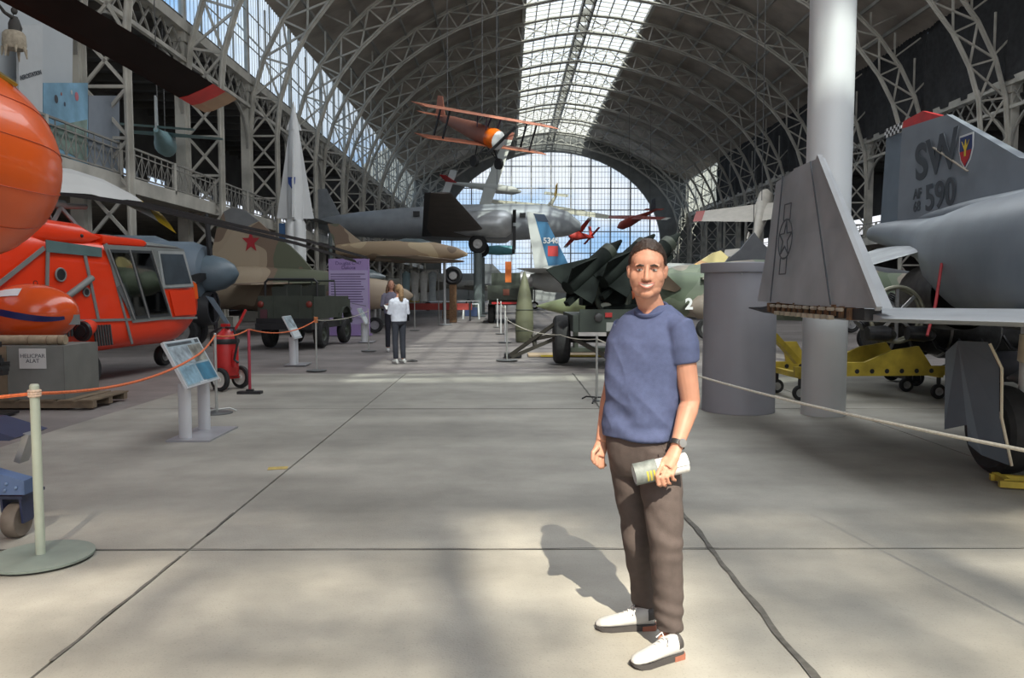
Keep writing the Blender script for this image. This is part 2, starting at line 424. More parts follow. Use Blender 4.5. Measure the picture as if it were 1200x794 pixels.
    # solid wall above the aisle for the near right side, with black curtains before it
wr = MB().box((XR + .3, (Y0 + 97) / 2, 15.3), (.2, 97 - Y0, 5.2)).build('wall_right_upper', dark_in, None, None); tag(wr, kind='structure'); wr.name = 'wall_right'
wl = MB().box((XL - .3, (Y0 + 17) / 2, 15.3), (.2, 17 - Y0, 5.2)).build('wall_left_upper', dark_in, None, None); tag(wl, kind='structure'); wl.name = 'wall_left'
black = mat('black_drape', (0.030, 0.030, 0.032), 0.9, 0, 0.3, 3)
for k in range(9):
    y = 25 + 8 * k; m = MB(); vs = []; fs = []; NU, NV = 24, 14
    for i in range(NU + 1):
        u = i / NU
        for j in range(NV + 1):
            v = j / NV; sag = 0.9 * v * (4 * u * (1 - u)) * .5
            wv = .16 * sin(u * 26 + 3 * v + k) * (.3 + v) + .10 * sin(14 * v - 5 * (u - .5) ** 2 * 4)
            vs.append((XR - .25 + wv * .6, y + 8 * u, 18.0 - 5.4 * v - sag * .15))
    for i in range(NU):
        for j in range(NV): a = i * (NV + 1) + j; fs.append((a, a + 1, a + NV + 2, a + NV + 1))
    o = m.add(vs, fs).build('wall_curtain', black, None, 80)
    tag(o, 'black cloth curtain hung over a clerestory bay above the gallery arcade', 'curtain', 'black curtains of the clerestory')

# ---- side aisles: gallery floors with iron railing, dark back walls with a window band
GZ = 5.25
for nm, s in (('left', -1), ('right', 1)):
    xi, xo = XC + s * (AW + .35), XC + s * 30
    g = MB().box(((xi + xo) / 2, (17 + Y1) / 2, GZ - .15), (abs(xo - xi), Y1 - 17, .3)).box((xi, (17 + Y1) / 2, GZ - .2), (.16, Y1 - 17, .5)).build('gallery_floor', iron, None, None)
    tag(g, 'iron gallery floor running along the side aisle', kind='structure'); g.name = 'gallery_floor_' + nm
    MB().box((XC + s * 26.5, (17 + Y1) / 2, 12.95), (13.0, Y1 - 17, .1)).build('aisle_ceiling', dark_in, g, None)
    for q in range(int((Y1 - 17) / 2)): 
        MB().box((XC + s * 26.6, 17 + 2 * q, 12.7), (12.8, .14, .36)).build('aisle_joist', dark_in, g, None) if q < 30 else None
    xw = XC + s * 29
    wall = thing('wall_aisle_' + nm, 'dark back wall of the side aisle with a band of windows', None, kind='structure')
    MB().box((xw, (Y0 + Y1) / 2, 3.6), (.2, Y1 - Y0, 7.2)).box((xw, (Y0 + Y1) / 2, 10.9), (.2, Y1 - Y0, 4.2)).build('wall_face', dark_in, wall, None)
    m = MB()
    for q in range(33): m.box((xw, Y0 + 4 * q, 8.0), (.2, 1.3, 1.7))
    m.build('window_pier', dark_in, wall, None)
    # railing per bay
    for k, y in enumerate(ARCH_Y):
        if y < 17 or y > 100: continue
        rl = thing('gallery_railing', 'wrought iron railing with crossed bars along the gallery edge', None, (xi - s * .02, y, GZ), group='gallery railings', kind='structure')
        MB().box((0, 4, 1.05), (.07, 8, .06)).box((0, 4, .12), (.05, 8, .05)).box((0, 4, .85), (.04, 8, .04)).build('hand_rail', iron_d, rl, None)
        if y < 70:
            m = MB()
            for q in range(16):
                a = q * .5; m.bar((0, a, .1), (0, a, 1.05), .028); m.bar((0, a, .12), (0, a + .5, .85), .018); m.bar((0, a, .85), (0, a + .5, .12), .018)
            tag(m.build('baluster', iron_d, rl, None), kind='stuff')
        for q in (0, 4): MB().box((0, q + .05, .5), (.12, .12, 1.15)).build('post', iron, rl, None)

# ---- end wall with the big arched window
def arch_pts(w_, zs, ap, n=28): return [V(XC - w_ * cos(pi * i / n), Y1, zs + (ap - zs) * sin(pi * i / n)) for i in range(n + 1)]
WW, WS, WA, WB = 16.35, 8.6, 22.1, 4.2
inn = [V(XC - WW, Y1, WB)] + arch_pts(WW, WS, WA) + [V(XC + WW, Y1, WB)]
out = [V(XC - 31, Y1, WB)] + [V(XC - 31 * cos(pi * i / 28), Y1, 14 + 14 * sin(pi * i / 28)) for i in range(29)] + [V(XC + 31, Y1, WB)]
m = MB(); m.loft([inn, out], cap=False, closed=False); m.loft([inn, [p + V(0, .5, 0) for p in inn]], cap=False, closed=False)
grey_arch = mat('gable_boards', (0.20, 0.20, 0.19), 0.8, 0, 0.15, 1.0)
ew = m.build('wall_far', grey_arch, None, None); tag(ew, 'grey gable wall around the arched end window', kind='structure')
MB().box((XC, Y1 + .1, WB / 2), (62, .3, WB)).build('wall_base', pale_wall, ew, None)
win = thing('window_4', 'huge arched end window with a fine grid of glazing bars', None, kind='structure')
def zin(x):
    d = abs(x - XC) / WW
    return WS + (WA - WS) * sqrt(max(0, 1 - d * d))
m = MB(); fine = MB(); step = 2.95
for i in range(-5, 6):
    x = XC + i * step; m.box((x, Y1 + .2, (WB + zin(x)) / 2), (.16, .22, zin(x) - WB))
    if i < 5:
        p0, p1 = x, x + step; zt = min(zin(p0), zin(p1)); hi = max(zin(p0), zin(p1))
        MB().add([(p0, Y1 + .25, WB), (p1, Y1 + .25, WB), (p1, Y1 + .25, zin(p1)), ((p0 + p1) / 2, Y1 + .25, zin((p0 + p1) / 2)), (p0, Y1 + .25, zin(p0))], [(0, 1, 2, 3, 4)]).build('pane', glz_end, win, None)
for z in (7.2, 10.4, 13.6, 16.8, 20.0):
    wd = WW if z < WS else WW * sqrt(max(0, 1 - ((z - WS) / (WA - WS)) ** 2)); m.box((XC, Y1 + .2, z), (2 * wd, .18, .14))
m.build('mullion', iron_d, win, None)
x = XC - 16
while x < XC + 16: fine.box((x, Y1 + .22, (WB + zin(x)) / 2), (.045, .04, zin(x) - WB)); x += .49
z = WB + .6
while z < WA - .2:
    wd = WW if z < WS else WW * sqrt(max(0, 1 - ((z - WS) / (WA - WS)) ** 2)); fine.box((XC, Y1 + .22, z), (2 * wd, .04, .045)); z += .8
tag(fine.build('glazing_bar', iron_d, win, None), kind='stuff')

# ---- rear gable behind the viewer: posts and boarding with the tall openings the sun comes through
rear = thing('wall_rear', 'rear gable wall with tall window openings', None, kind='structure')
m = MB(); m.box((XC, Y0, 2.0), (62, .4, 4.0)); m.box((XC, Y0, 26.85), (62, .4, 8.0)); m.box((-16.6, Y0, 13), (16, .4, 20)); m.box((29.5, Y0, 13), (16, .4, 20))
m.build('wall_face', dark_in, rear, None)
m = MB()
for i in range(11): m.box((-8.0 + 2.9 * i, Y0, 13.2), (.22, .3, 18.6))
for z in (7.5, 11.2, 14.9, 18.3): m.box((XC, Y0, z), (31, .28, .2))
m.build('mullion', iron_d, rear, None)
# unseen tree added outside to break the sun into patches on the floor
leafm = mat('tree_leaf', (0.10, 0.19, 0.05), 0.6, 0, 0.3, 3); bark = mat('tree_bark', (0.16, 0.13, 0.10), 0.9, 0, 0.3, 3)
SHADE_SPOTS = [(187, 706, .20), (195, 690, .16), (176, 722, .18), (412, 712, .24), (425, 700, .18), (60, 772, .22), (150, 768, .22), (250, 770, .22), (340, 772, .24), (430, 766, .24), (520, 768, .24), (590, 764, .22), (650, 770, .18), (20, 660, .25), (90, 655, .3), (480, 660, .14),
         (870, 704, .2), (930, 706, .22), (990, 702, .22), (1035, 706, .22), (1100, 690, .2), (1010, 745, .18), (1030, 775, .18), (1150, 705, .22), (1200, 700, .3), (940, 640, .14), (905, 662, .2), (860, 668, .2), (970, 690, .2), (1240, 760, .3), (830, 650, .22), (330, 640, .3), (240, 650, .3), (420, 640, .35), (1010, 625, .2), (1080, 640, .14), (1150, 625, .3)]
SHADE_SPOTS += [(x, 622 + 6 * (k % 3), .30) for k, x in enumerate((30, 100, 170, 240, 310, 380, 450, 520, 700, 760, 820, 900, 990, 1080, 1160))] + [(x, 602, .34) for x in (60, 160, 260, 360, 450, 530, 690, 780, 880, 980, 1080, 1180)]
SHADE_SPOTS += [(260, 690, .12), (330, 735, .12), (520, 700, .12), (585, 720, .12), (90, 715, .12), (40, 700, .14), (130, 740, .14), (1090, 755, .14), (1150, 770, .16), (960, 665, .12), (1060, 665, .12), (880, 760, .14), (930, 780, .14), (470, 745, .16), (280, 750, .16)]
t = thing('dapple_tree', 'leafy tree added out of view to dapple the sunlight', 'tree', (6.5, -26.0, 0))
MB().tube([(0, 0, 0), (.2, 0, 9), (0, .2, 18), (.1, 0, 28)], [.45, .36, .26, .08], 10).build('trunk', bark, t)
random.seed(3); m = MB()
for px, py, rad in SHADE_SPOTS:  # leaf clumps placed along sun rays to shade chosen floor spots
    p0 = G(px, py); cc = p0 - SUN_DIR * ((p0.y + 26.0) / SUN_DIR.y) - V(6.5, -26.0, 0)
    for q in range(int(52 * rad * rad / .05)):
        p = cc + V(random.gauss(0, rad * .75), random.gauss(0, .3), random.gauss(0, rad * .5)); s = random.uniform(.06, .12)
        e1 = V(random.gauss(0, 1), random.gauss(0, 1), random.gauss(0, 1)).normalized() * s; e2 = V(random.gauss(0, 1), random.gauss(0, 1), random.gauss(0, 1)).normalized() * s
        m.add([p - e1, p + e2 * .6, p + e1, p - e2 * .6], [(0, 1, 2, 3)])
for c in range(40):
    a = random.uniform(0, 2 * pi); r = random.uniform(.5, 4.6); z = random.uniform(19.0, 27.0); cc = V(r * cos(a), r * sin(a) * .5, z)
    for q in range(34):
        p = cc + V(random.gauss(0, .42), random.gauss(0, .4), random.gauss(0, .34)); s = random.uniform(.10, .2)
        e1 = V(random.gauss(0, 1), random.gauss(0, 1), random.gauss(0, 1)).normalized() * s; e2 = V(random.gauss(0, 1), random.gauss(0, 1), random.gauss(0, 1)).normalized() * s
        m.add([p - e1, p + e2 * .6, p + e1, p - e2 * .6], [(0, 1, 2, 3)])
tag(m.build('shade_leaves', leafm, t, None), kind='stuff')
random.seed(11)

# ================================================================== right: jet fighter with folded wing
gun = mat('ghost_grey', (0.21, 0.235, 0.265), 0.45, 0.0, 0.13, 1.6, bump=.05, bscale=6)
gun2 = mat('ghost_grey_light', (0.36, 0.38, 0.40), 0.45, 0.0, 0.15, 2.5)
gun3 = mat('ghost_grey_blue', (0.15, 0.19, 0.235), 0.5, 0.0, 0.15, 1.5)
mark = mat('marking_dark_grey', (0.065, 0.075, 0.088), 0.6, 0, 0.1)
tan = mat('bare_metal_tan', (0.42, 0.36, 0.28), 0.5, 0.3, 0.25, 8)
rubber = mat('tyre_rubber', (0.022, 0.022, 0.023), 0.75, 0, 0.25, 12, bump=.1)
steel = mat('steel', (0.42, 0.42, 0.42), 0.35, 0.7, 0.15, 6)
white = mat('white_paint', (0.74, 0.75, 0.75), 0.45, 0, 0.05, 1)
blackm = mat('black_paint', (0.018, 0.018, 0.02), 0.5, 0, 0.2, 5)
red = mat('red_paint', (0.50, 0.022, 0.022), 0.4, 0, 0.15, 5)
brown = mat('primer_brown', (0.16, 0.085, 0.04), 0.7, 0, 0.35, 15)
cream = mat('cream_paint', (0.62, 0.56, 0.42), 0.5, 0, 0.12, 6)
yellow = mat('machine_yellow', (0.50, 0.37, 0.045), 0.5, 0, 0.25, 5)
def superring(cx, cz, hw, hh, y, n=28, e=2.6, ax='Y', zt=None):
    r = []
    for k in range(n):
        a = 2 * pi * k / n; c, s = cos(a), sin(a)
        u = hw * math.copysign(abs(c) ** (2 / e), c); v = hh * math.copysign(abs(s) ** (2 / e), s)
        r.append(V(cx + u, y, cz + v) if ax == 'Y' else V(y, cx + u, cz + v))
    return r
def wing(m, secs, n=9):                # secs: (leading point, trailing point, thickness, normal)
    rings = []
    for le, te, th, nv in secs:
        le, te, nv = Vector(le), Vector(te), Vector(nv).normalized(); up = []; lo = []
        for i in range(n + 1):
            u = (1 - cos(pi * i / n)) / 2; t = th * 2.6 * (0.2969 * sqrt(u) - 0.126 * u - 0.3516 * u * u + 0.2843 * u ** 3 - 0.1036 * u ** 4) * 2
            p = le.lerp(te, u); up.append(p + nv * t * .5 + nv * .002); lo.append(p - nv * t * .5 - nv * .002)
        rings.append(up + list(reversed(lo[1:-1])) )
    return m.loft(rings)
jet = thing('fighter_jet', 'grey two-seat jet fighter with folded wing panel and lettered tail', 'airplane', (7.0, 6.4, 0), radians(-1.2))
# fuselage: lower engine body and tail boom
body = MB()
body.loft([superring(0, z, hw, hh, y, 32, e) for y, z, hw, hh, e in ((-9.5, 1.75, .12, .12, 2), (-8.6, 1.78, .42, .42, 2), (-7, 1.85, .58, .7, 2.2), (-5, 1.95, .68, .95, 2.4), (-3.2, 1.95, 1.35, .92, 3), (0, 1.95, 1.4, .88, 3), (2.6, 1.95, 1.38, .9, 3), (4.2, 2.02, 1.22, .84, 2.6), (5.0, 2.12, 1.0, .70, 2.4), (5.5, 2.25, .78, .55, 2.2), (6.4, 2.42, .46, .38, 2.2), (7.5, 2.58, .30, .28, 2), (8.4, 2.68, .20, .2, 2), (8.75, 2.7, .13, .14, 2))])
body.build('fuselage', gun, jet, 50)
sp = MB(); sp.loft([superring(0, z, hw, hh, y, 20, 2.2) for y, z, hw, hh in ((-5.5, 2.75, .35, .3), (-3, 2.85, .42, .35), (0, 2.72, .38, .3), (3, 2.72, .28, .26), (5.2, 2.78, .2, .2), (7, 2.8, .1, .12))]); sp.build('spine', gun, jet, 50)
for s in (-1, 1):
    n_ = MB(); n_.lathe([(.50, 4.6), (.52, 5.1), (.47, 5.65), (.43, 5.65), (.45, 5.2), (.40, 4.7)], 24, (s * .52, 0, 1.52), 'Y', cap=False); n_.build('jet_nozzle', mat('burnt_metal', (.11, .10, .095), .45, .6, .3, 8), jet, 50)
    d_ = MB(); d_.lathe([(.40, 4.9), (.05, 4.85)], 20, (s * .52, 0, 1.52), 'Y'); d_.build('exhaust_throat', blackm, jet)
    it = MB(); it.loft([superring(s * 1.02, 1.95, .34, .72, y, 20, 3) for y in (-5.4, -3.0)]); it.build('air_intake', gun, jet, 50)
# fin, rudder, fin cap
fin = MB()
def fin_poly(yz, x=.075): return [V(-x, a, b) for a, b in yz], V(2 * x, 0, 0)
fin.loft([[V(-.11, 2.0, 2.8), V(.11, 2.0, 2.8), V(.11, 7.55, 2.76), V(-.11, 7.55, 2.76)], [V(-.085, 4.2, 3.4), V(.085, 4.2, 3.4), V(.085, 7.6, 3.4), V(-.085, 7.6, 3.4)], [V(-.045, 6.15, 4.42), V(.045, 6.15, 4.42), V(.045, 7.62, 4.5), V(-.045, 7.62, 4.5)]])
fo = fin.build('tail_fin', gun, jet, None)
MB().loft([[V(-.06, 7.58, 2.86), V(.06, 7.58, 2.86), V(.02, 8.42, 2.8), V(-.02, 8.42, 2.8)], [V(-.04, 7.64, 4.44), V(.04, 7.64, 4.44), V(.015, 8.28, 4.46), V(-.015, 8.28, 4.46)]]).build('rudder', gun3, jet, None)
MB().loft([[V(-.045, 6.3, 4.43), V(.045, 6.3, 4.43), V(.045, 7.62, 4.5), V(-.045, 7.62, 4.5)], [V(-.03, 6.95, 4.66), V(.03, 6.95, 4.66), V(.03, 7.6, 4.63), V(-.03, 7.6, 4.63)]]).build('fin_cap', red, fo, None)
ck = MB(); ck2 = MB()
for i in range(9):
    for j in range(3):
        (ck if (i + j) % 2 else ck2).box((-.052, 7.66 + i * .072, 4.48 + j * .055), (.012, .072, .055))
ck.build('checker_band', white, jet, None); ck2.build('checker_band_black', blackm, jet, None)
# tail lettering on the starboard side (faces -x): right = -y? seen from -x with nose toward the viewer's right
def side_frame(y, z, x=-.10): return frame((x, y, z), (0, -1, 0), (0, 0, 1))
text('tail_code', 'SW', mark, .84, fo, side_frame(6.35, 3.77, -.094) @ Matrix.Rotation(radians(2), 4, 'X') @ Matrix.Rotation(radians(3), 4, 'Z'), .003, bold=.022, sx=1.05)
text('serial_number', '590', mark, .60, fo, side_frame(6.15, 3.12, -.113) @ Matrix.Rotation(radians(2), 4, 'X') @ Matrix.Rotation(radians(2), 4, 'Z'), .003, bold=.012, sx=1.02)
text('serial_prefix', 'AF\n68', mark, .24, fo, side_frame(6.88, 3.13, -.106), .003, bold=.006)
# shield badge
bd = MB(); sh = lambda s, o=0: [V(-.084 - o, 5.5 - a * s, 3.74 + b * s) for a, b in ((-.2, .26), (.2, .26), (.21, .02), (.14, -.18), (0, -.33), (-.14, -.18), (-.21, .02))]
bd.prism(sh(.92), (.01, 0, 0)); bo = bd.build('badge', white, fo, None)
MB().prism(sh(.80, .004), (.008, 0, 0)).build('badge_field', mat('badge_blue', (.03, .05, .16), .5), bo, None)
MB().prism([V(-.094, 5.5 - a * .8, 3.74 + b * .8) for a, b in ((-.19, -.02), (.19, -.02), (.13, -.17), (0, -.30), (-.13, -.17))], (.006, 0, 0)).build('badge_base', red, bo, None)
MB().prism([V(-.097, 5.5 - a * .8, 3.74 + b * .8) for a, b in ((-.03, -.12), (.03, -.12), (.03, .0), (.13, .18), (.04, .06), (0, .2), (-.04, .06), (-.13, .18), (-.03, .0))], (.006, 0, 0)).build('badge_emblem', mat('badge_yellow', (.75, .55, .05), .5), bo, None)
MB().bar((-.08, 6.45, 3.95), (-.095, 5.40, 3.40), .015, .05, up=(1, 0, 0)).build('formation_strip', mat('strip_tan', (.34, .30, .24), .6), fo, None)
# stabilators
for s in (-1, 1):
    m = MB(); wing(m, [((s * .3, 4.9, 2.36), (s * .3, 7.9, 2.36), .10, (s * .35, 0, 1)), ((s * 2.7, 6.8, 1.52), (s * 2.7, 8.1, 1.52), .05, (s * .35, 0, 1))]); m.build('stabilator', gun2, jet, 50)
# wings: inner panels flat, outer panels folded upright
for s in (-1, 1):
    m = MB(); wing(m, [((s * 1.0, -3.9, 1.36), (s * 1.0, 2.3, 1.36), .30, (0, 0, 1)), ((s * 4.02, -.42, 1.36), (s * 4.02, 2.62, 1.39), .17, (0, 0, 1))], 12)
    iw = m.build('inner_wing', gun2, jet, 50)
    m = MB()
    m.loft([[V(s * 4.06, -.42, 1.44), V(s * 3.94, -.42, 1.44), V(s * 3.90, .9, 1.44), V(s * 3.92, 2.66, 1.46), V(s * 4.08, 2.66, 1.46), V(s * 4.12, .9, 1.44)],
            [V(s * 4.03, .28, 2.15), V(s * 3.95, .28, 2.15), V(s * 3.93, 1.2, 2.15), V(s * 3.95, 2.45, 2.15), V(s * 4.03, 2.45, 2.15), V(s * 4.05, 1.2, 2.15)],
            [V(s * 4.02, .98, 2.86), V(s * 3.97, .98, 2.86), V(s * 3.96, 1.5, 2.86), V(s * 3.97, 2.25, 2.80), V(s * 4.02, 2.25, 2.80), V(s * 4.03, 1.5, 2.86)]])
    ow = m.build('outer_wing', gun2, jet, None)
    tag(ow, 'folded upright wing panel with an outlined star insignia')
    MB().bar((s * 4.06, -.43, 1.44), (s * 4.03, .97, 2.87), .045).build('leading_edge', mat('edge_grey', (.33, .34, .35), .45), ow, None)
    MB().bar((s * 4.13, .35, 1.46), (s * 4.045, 1.15, 2.85), .012).build('slat_gap', mark, ow, None)
    MB().bar((s * 4.13, 2.02, 1.46), (s * 4.045, 1.95, 2.83), .012).build('aileron_gap', mark, ow, None)
    # fold joint: hinges, rib end and conduit
    for k in range(14): MB().box((s * 4.05, .02 + k * .165, 1.385 + .012 * (k % 3)), (.12, .07, .10)).build('fold_hinge', brown, iw, None)
    for k in range(10): MB().box((s * 4.13, .35 + k * .16, 1.345), (.05, .05, .04)).build('hinge_lug', tan, iw, None); MB().tube([(s * 4.13, .1 + k * .2, 1.42), (s * 4.13, .2 + k * .2, 1.42)], .018, 6).build('hinge_pin', tan, iw, None)
    MB().box((s * 4.02, 1.0, 1.385), (.14, 2.5, .09)).build('rib_end', blackm, iw, None)
    MB().tube([(s * 4.02, 2.2, 1.38), (s * 4.02, 2.6, 1.36), (s * 4.03, 3.15, 1.37)], [.06, .035, .008], 8).build('vent_probe', blackm, iw)
# insignia on the near folded panel: star, circle, two bars set upright
def pl(y, z, o=0): 
    k = (z - 1.44) / 1.4; return V(-4.12 + .085 * k - .012 - o, y, z)
def outline(pts, wd, name, par):
    m = MB(); n = len(pts)
    for i in range(n): m.bar(pts[i], pts[(i + 1) % n], wd, .008, up=(1, 0, 0))
    m.build(name, mark, par, None)
near_wing = [o for o in jet.children if o.name.startswith('outer_wing')][0]
cy_, cz_ = 1.70, 2.13
star = [pl(cy_ + (.19 if k % 2 == 0 else .075) * cos(pi / 2 + k * pi / 5), cz_ + (.19 if k % 2 == 0 else .075) * sin(pi / 2 + k * pi / 5)) for k in range(10)]
outline(star, .014, 'insignia_star', near_wing)
outline([pl(cy_ + .21 * cos(2 * pi * k / 24), cz_ + .21 * sin(2 * pi * k / 24)) for k in range(24)], .012, 'insignia_circle', near_wing)
for sg in (-1, 1):
    outline([pl(cy_ - .10, cz_ + sg * .20), pl(cy_ - .10, cz_ + sg * .37), pl(cy_ + .10, cz_ + sg * .37), pl(cy_ + .10, cz_ + sg * .20)], .012, 'insignia_bar', near_wing)
# landing gear
def wheel(par, c, R, wd, axis='X', hub=.55, m_hub=None, name='wheel', n=28):
    m = MB(); h = wd / 2
    prof = [(R * hub, -h * .8), (R * .86, -h), (R * .97, -h * .75), (R, -h * .3), (R, h * .3), (R * .97, h * .75), (R * .86, h), (R * hub, h * .8)]
    m.lathe(prof, n, c, axis, cap=False); w_ = m.build(name, rubber, par, 40)
    g = MB(); g.lathe([(R * hub * 1.02, -h * .8), (R * hub * .9, -h * .55), (R * hub * .35, -h * .5), (R * hub * .3, -h * .85), (.001, -h * .85)], n, c, axis, cap=False)
    g.lathe([(R * hub * 1.02, h * .8), (R * hub * .9, h * .55), (R * hub * .35, h * .5), (R * hub * .3, h * .85), (.001, h * .85)], n, c, axis, cap=False)
    g.build('hub', m_hub or steel, w_, 40)
    return w_
for s in (-1, 1):
    wheel(jet, (s * 2.73, .12, .385), .385, .24, 'X', .58)
    MB().tube([(s * 2.50, .12, 1.3), (s * 2.52, .12, .40)], [.075, .06], 12).tube([(s * 2.5, .12, .4), (s * 2.73, .12, .385)], .05, 8).build('gear_strut', white, jet)
    MB().bar((s * 2.52, .1, .95), (s * 1.7, -.3, 1.35), .07).build('gear_brace', blackm, jet, None)
    dr = MB(); dr.prism([V(s * 3.28, .02, 1.06), V(s * 3.2, -.02, 1.16), V(s * 3.05, -.19, 1.16), V(s * 2.98, -.24, .95), V(s * 2.97, -.25, .55), V(s * 2.90, -.30, .16), V(s * 3.06, -.18, .22), V(s * 3.14, -.12, .30), V(s * 3.15, -.11, .46), V(s * 3.27, .01, .40)], (-s * .012, .02, 0))
    d0 = dr.build('gear_door', mat('door_navy', (.055, .07, .09), .5, 0, .15, 3), jet, None)
    MB().tube([(s * 3.04, -.20, 1.15), (s * 2.97, -.26, .95), (s * 2.96, -.265, .55), (s * 2.89, -.31, .16)], .012, 6).build('door_edge', cream, d0)
    MB().box((s * 2.2, -.1, .80), (.03, 1.0, .62)).build('inner_gear_door', mat('door_green_grey', (.055, .065, .06), .5), jet, None)
MB().lathe([(.09, 1.22), (.10, 1.0), (.08, .98)], 14, (-2.62, -.08, 0)).build('strut_collar', cream, jet)
wheel(jet, (0, -6.2, .28), .28, .16, 'X'); MB().tube([(0, -6.2, .3), (0, -6.0, 1.3)], .06).build('nose_strut', white, jet)
MB().bar((-2.6, -.30, 1.03), (-2.0, -.42, 1.12), .025, .05).bar((-2.6, -.32, 1.10), (-2.0, -.44, 1.15), .025, .03).build('safety_strap', red, jet, None)
MB().tube([(-1.62, 3.5, 1.0), (-1.42, 3.7, 1.4), (-1.25, 3.9, 1.95)], .02, 8).build('tie_strap', mat('strap_red', (.34, .02, .025), .6), jet)
chk = thing('wheel_chock', 'yellow tubular wheel chock frame by the fighter wheel', 'chock', G(1188, 572))
for d in (0, .22): MB().bar((-.12 + d * .3, d, .04), (.5, d - .18, .04), .05).build('rail', yellow, chk, None)
MB().bar((-.05, 0, .05), (0.0, .24, .05), .05).build('cross_rail', yellow, chk, None)

# ---- white steel column and grey drum
colm = mat('column_white', (0.66, 0.68, 0.68), 0.42, 0, 0.06, .8)
c0 = G(974.5, 489); ct = thing('steel_column', 'tall round white steel column rising behind the folded wing', None, (c0.x, c0.y + .27, 0), kind='structure'); ct.name = 'column'
MB().lathe([(.27, 0), (.27, 1.0), (.272, 4), (.275, 9.6)], 48).build('shaft', colm, ct, 30)
MB().lathe([(.42, 9.6), (.42, 9.68), (.28, 9.68)], 40).box((0, 0, 9.76), (1.2, .3, .16)).build('saddle_plate', colm, ct, 30)
dg = mat('drum_grey', (0.27, 0.27, 0.295), 0.5, 0, 0.07, 2)
d0 = G(876, 486); dr = thing('storage_drum', 'tall grey cylindrical drum with a flat rimmed lid', 'drum', (d0.x, d0.y + .42, 0))
MB().lathe([(.475, 0), (.475, .02), (.47, .03), (.462, 1.82)], 64).build('drum_body', dg, dr, 30)
MB().lathe([(.505, 1.82), (.51, 1.83), (.51, 1.935), (.50, 1.945), (.001, 1.95)], 64).build('lid', dg, dr, 30)
MB().ell((-.12, -.47, 1.795), (.012, .01, .012), 10, 6).build('rivet', steel, dr)

# ---- engine on a yellow stand behind the column
st = thing('engine_stand', 'yellow wheeled engine stand with drilled side beams', 'stand', (5.25, 11.5, 0), radians(4))
for y in (-.42, .42):
    MB().box((0, y, .42), (2.3, .06, .14)).build('side_beam', yellow, st, None)
    for k in range(9): MB().lathe([(.035, 0), (.001, .004)], 12, (-.9 + .225 * k, y - .034, .42), 'Y').build('drilled_hole', blackm, st, None)
    MB().prism([V(-.9, y - .03, .49), V(.9, y - .03, .49), V(.7, y - .03, .78), V(.3, y - .03, .72), V(-.1, y - .03, .55), V(-.6, y - .03, .55), V(-.75, y - .03, .8), V(-.95, y - .03, .8)], (0, .06, 0)).build('cradle', yellow, st, None)
for x in (-1.05, 1.05):
    MB().box((x, 0, .36), (.08, .9, .08)).build('cross_beam', yellow, st, None)
    for y in (-.4, .4): MB().tube([(x, y, .32), (x, y, .2)], .03, 8).build('caster_post', blackm, st); wheel(st, (x, y, .11), .11, .06, 'Y', name='caster')
MB().bar((-1.05, -.3, .55), (-1.5, -.5, .95), .08).bar((-1.5, -.5, .95), (-1.7, -.5, 1.0), .1).build('tow_bar', yellow, st, None)
en = thing('radial_engine', 'dark piston engine with a spoked front ring on the yellow stand', 'engine', (5.62, 11.45, .88), radians(4))
MB().torus((0, -.35, .36), .40, .028, 40, 8, 'Y').torus((0, -.30, .36), .37, .022, 40, 8, 'Y').build('front_ring', mat('ring_olive', (.30, .29, .22), .45, .5, .2, 6), en)
for k in range(8):
    a = 2 * pi * k / 8
    MB().bar((0.08 * cos(a), -.34, .36 + .08 * sin(a)), (.39 * cos(a), -.34, .36 + .39 * sin(a)), .045, .03, up=(0, 1, 0)).build('spoke', steel, en, None)
MB().lathe([(.10, -.40), (.12, -.3), (.2, -.1), (.26, .1), (.26, .45), (.15, .6)], 20, (0, 0, .36), 'Y').build('crankcase', mat('engine_dark', (.05, .05, .052), .45, .5, .35, 9), en)
for k in range(9):
    a = 2 * pi * k / 9 + .2; m = MB(); p0 = V(.22 * cos(a), .1, .36 + .22 * sin(a)); d = V(cos(a), 0, sin(a))
    for q in range(5): m.tube([p0 + d * (.03 * q), p0 + d * (.03 * q + .016)], .075, 10)
    m.build('cylinder', MATS['engine_dark'], en)
for x, dx in ((-.38, .2), (.22, .16)):
    MB().tube([(x - .15, -.5, .10), (x + .1, -.52, .09), (x + .3, -.35, .06)], [.10, .12, .08], 12).build('accessory', mat('engine_black', (.03, .03, .032), .3, .3, .4, 14), en)

# ---- jet engine on a low cart and two drop tanks in the shade under the fighter
je = thing('jet_engine', 'dark bare jet engine on a low cart under the fighter tail', 'engine', (7.9, 13.1, 0))
ed = MATS['engine_dark']
MB().lathe([(.38, -1.7), (.45, -1.5), (.45, -.6), (.52, -.5), (.52, .2), (.42, .4), (.42, 1.4), (.5, 1.7)], 28, (0, 0, .95), 'X').build('casing', ed, je)
for x in (-1.5, -.55, .25, 1.1): MB().torus((x, 0, .95), .47, .03, 28, 6, 'X').build('flange', steel, je)
for k in range(7): MB().tube([(-1.3 + .4 * k, -.45, .85), (-1.2 + .4 * k, -.50, .6 + .05 * (k % 3)), (-.95 + .4 * k, -.42, .55)], .03, 8).build('pipe', MATS['engine_black'], je)
for x in (-1.1, 1.0): MB().box((x, 0, .33), (.1, .9, .5)).build('cradle', blackm, je, None); wheel(je, (x, -.4, .14), .14, .08, 'Y', name='caster'); wheel(je, (x, .4, .14), .14, .08, 'Y', name='caster')
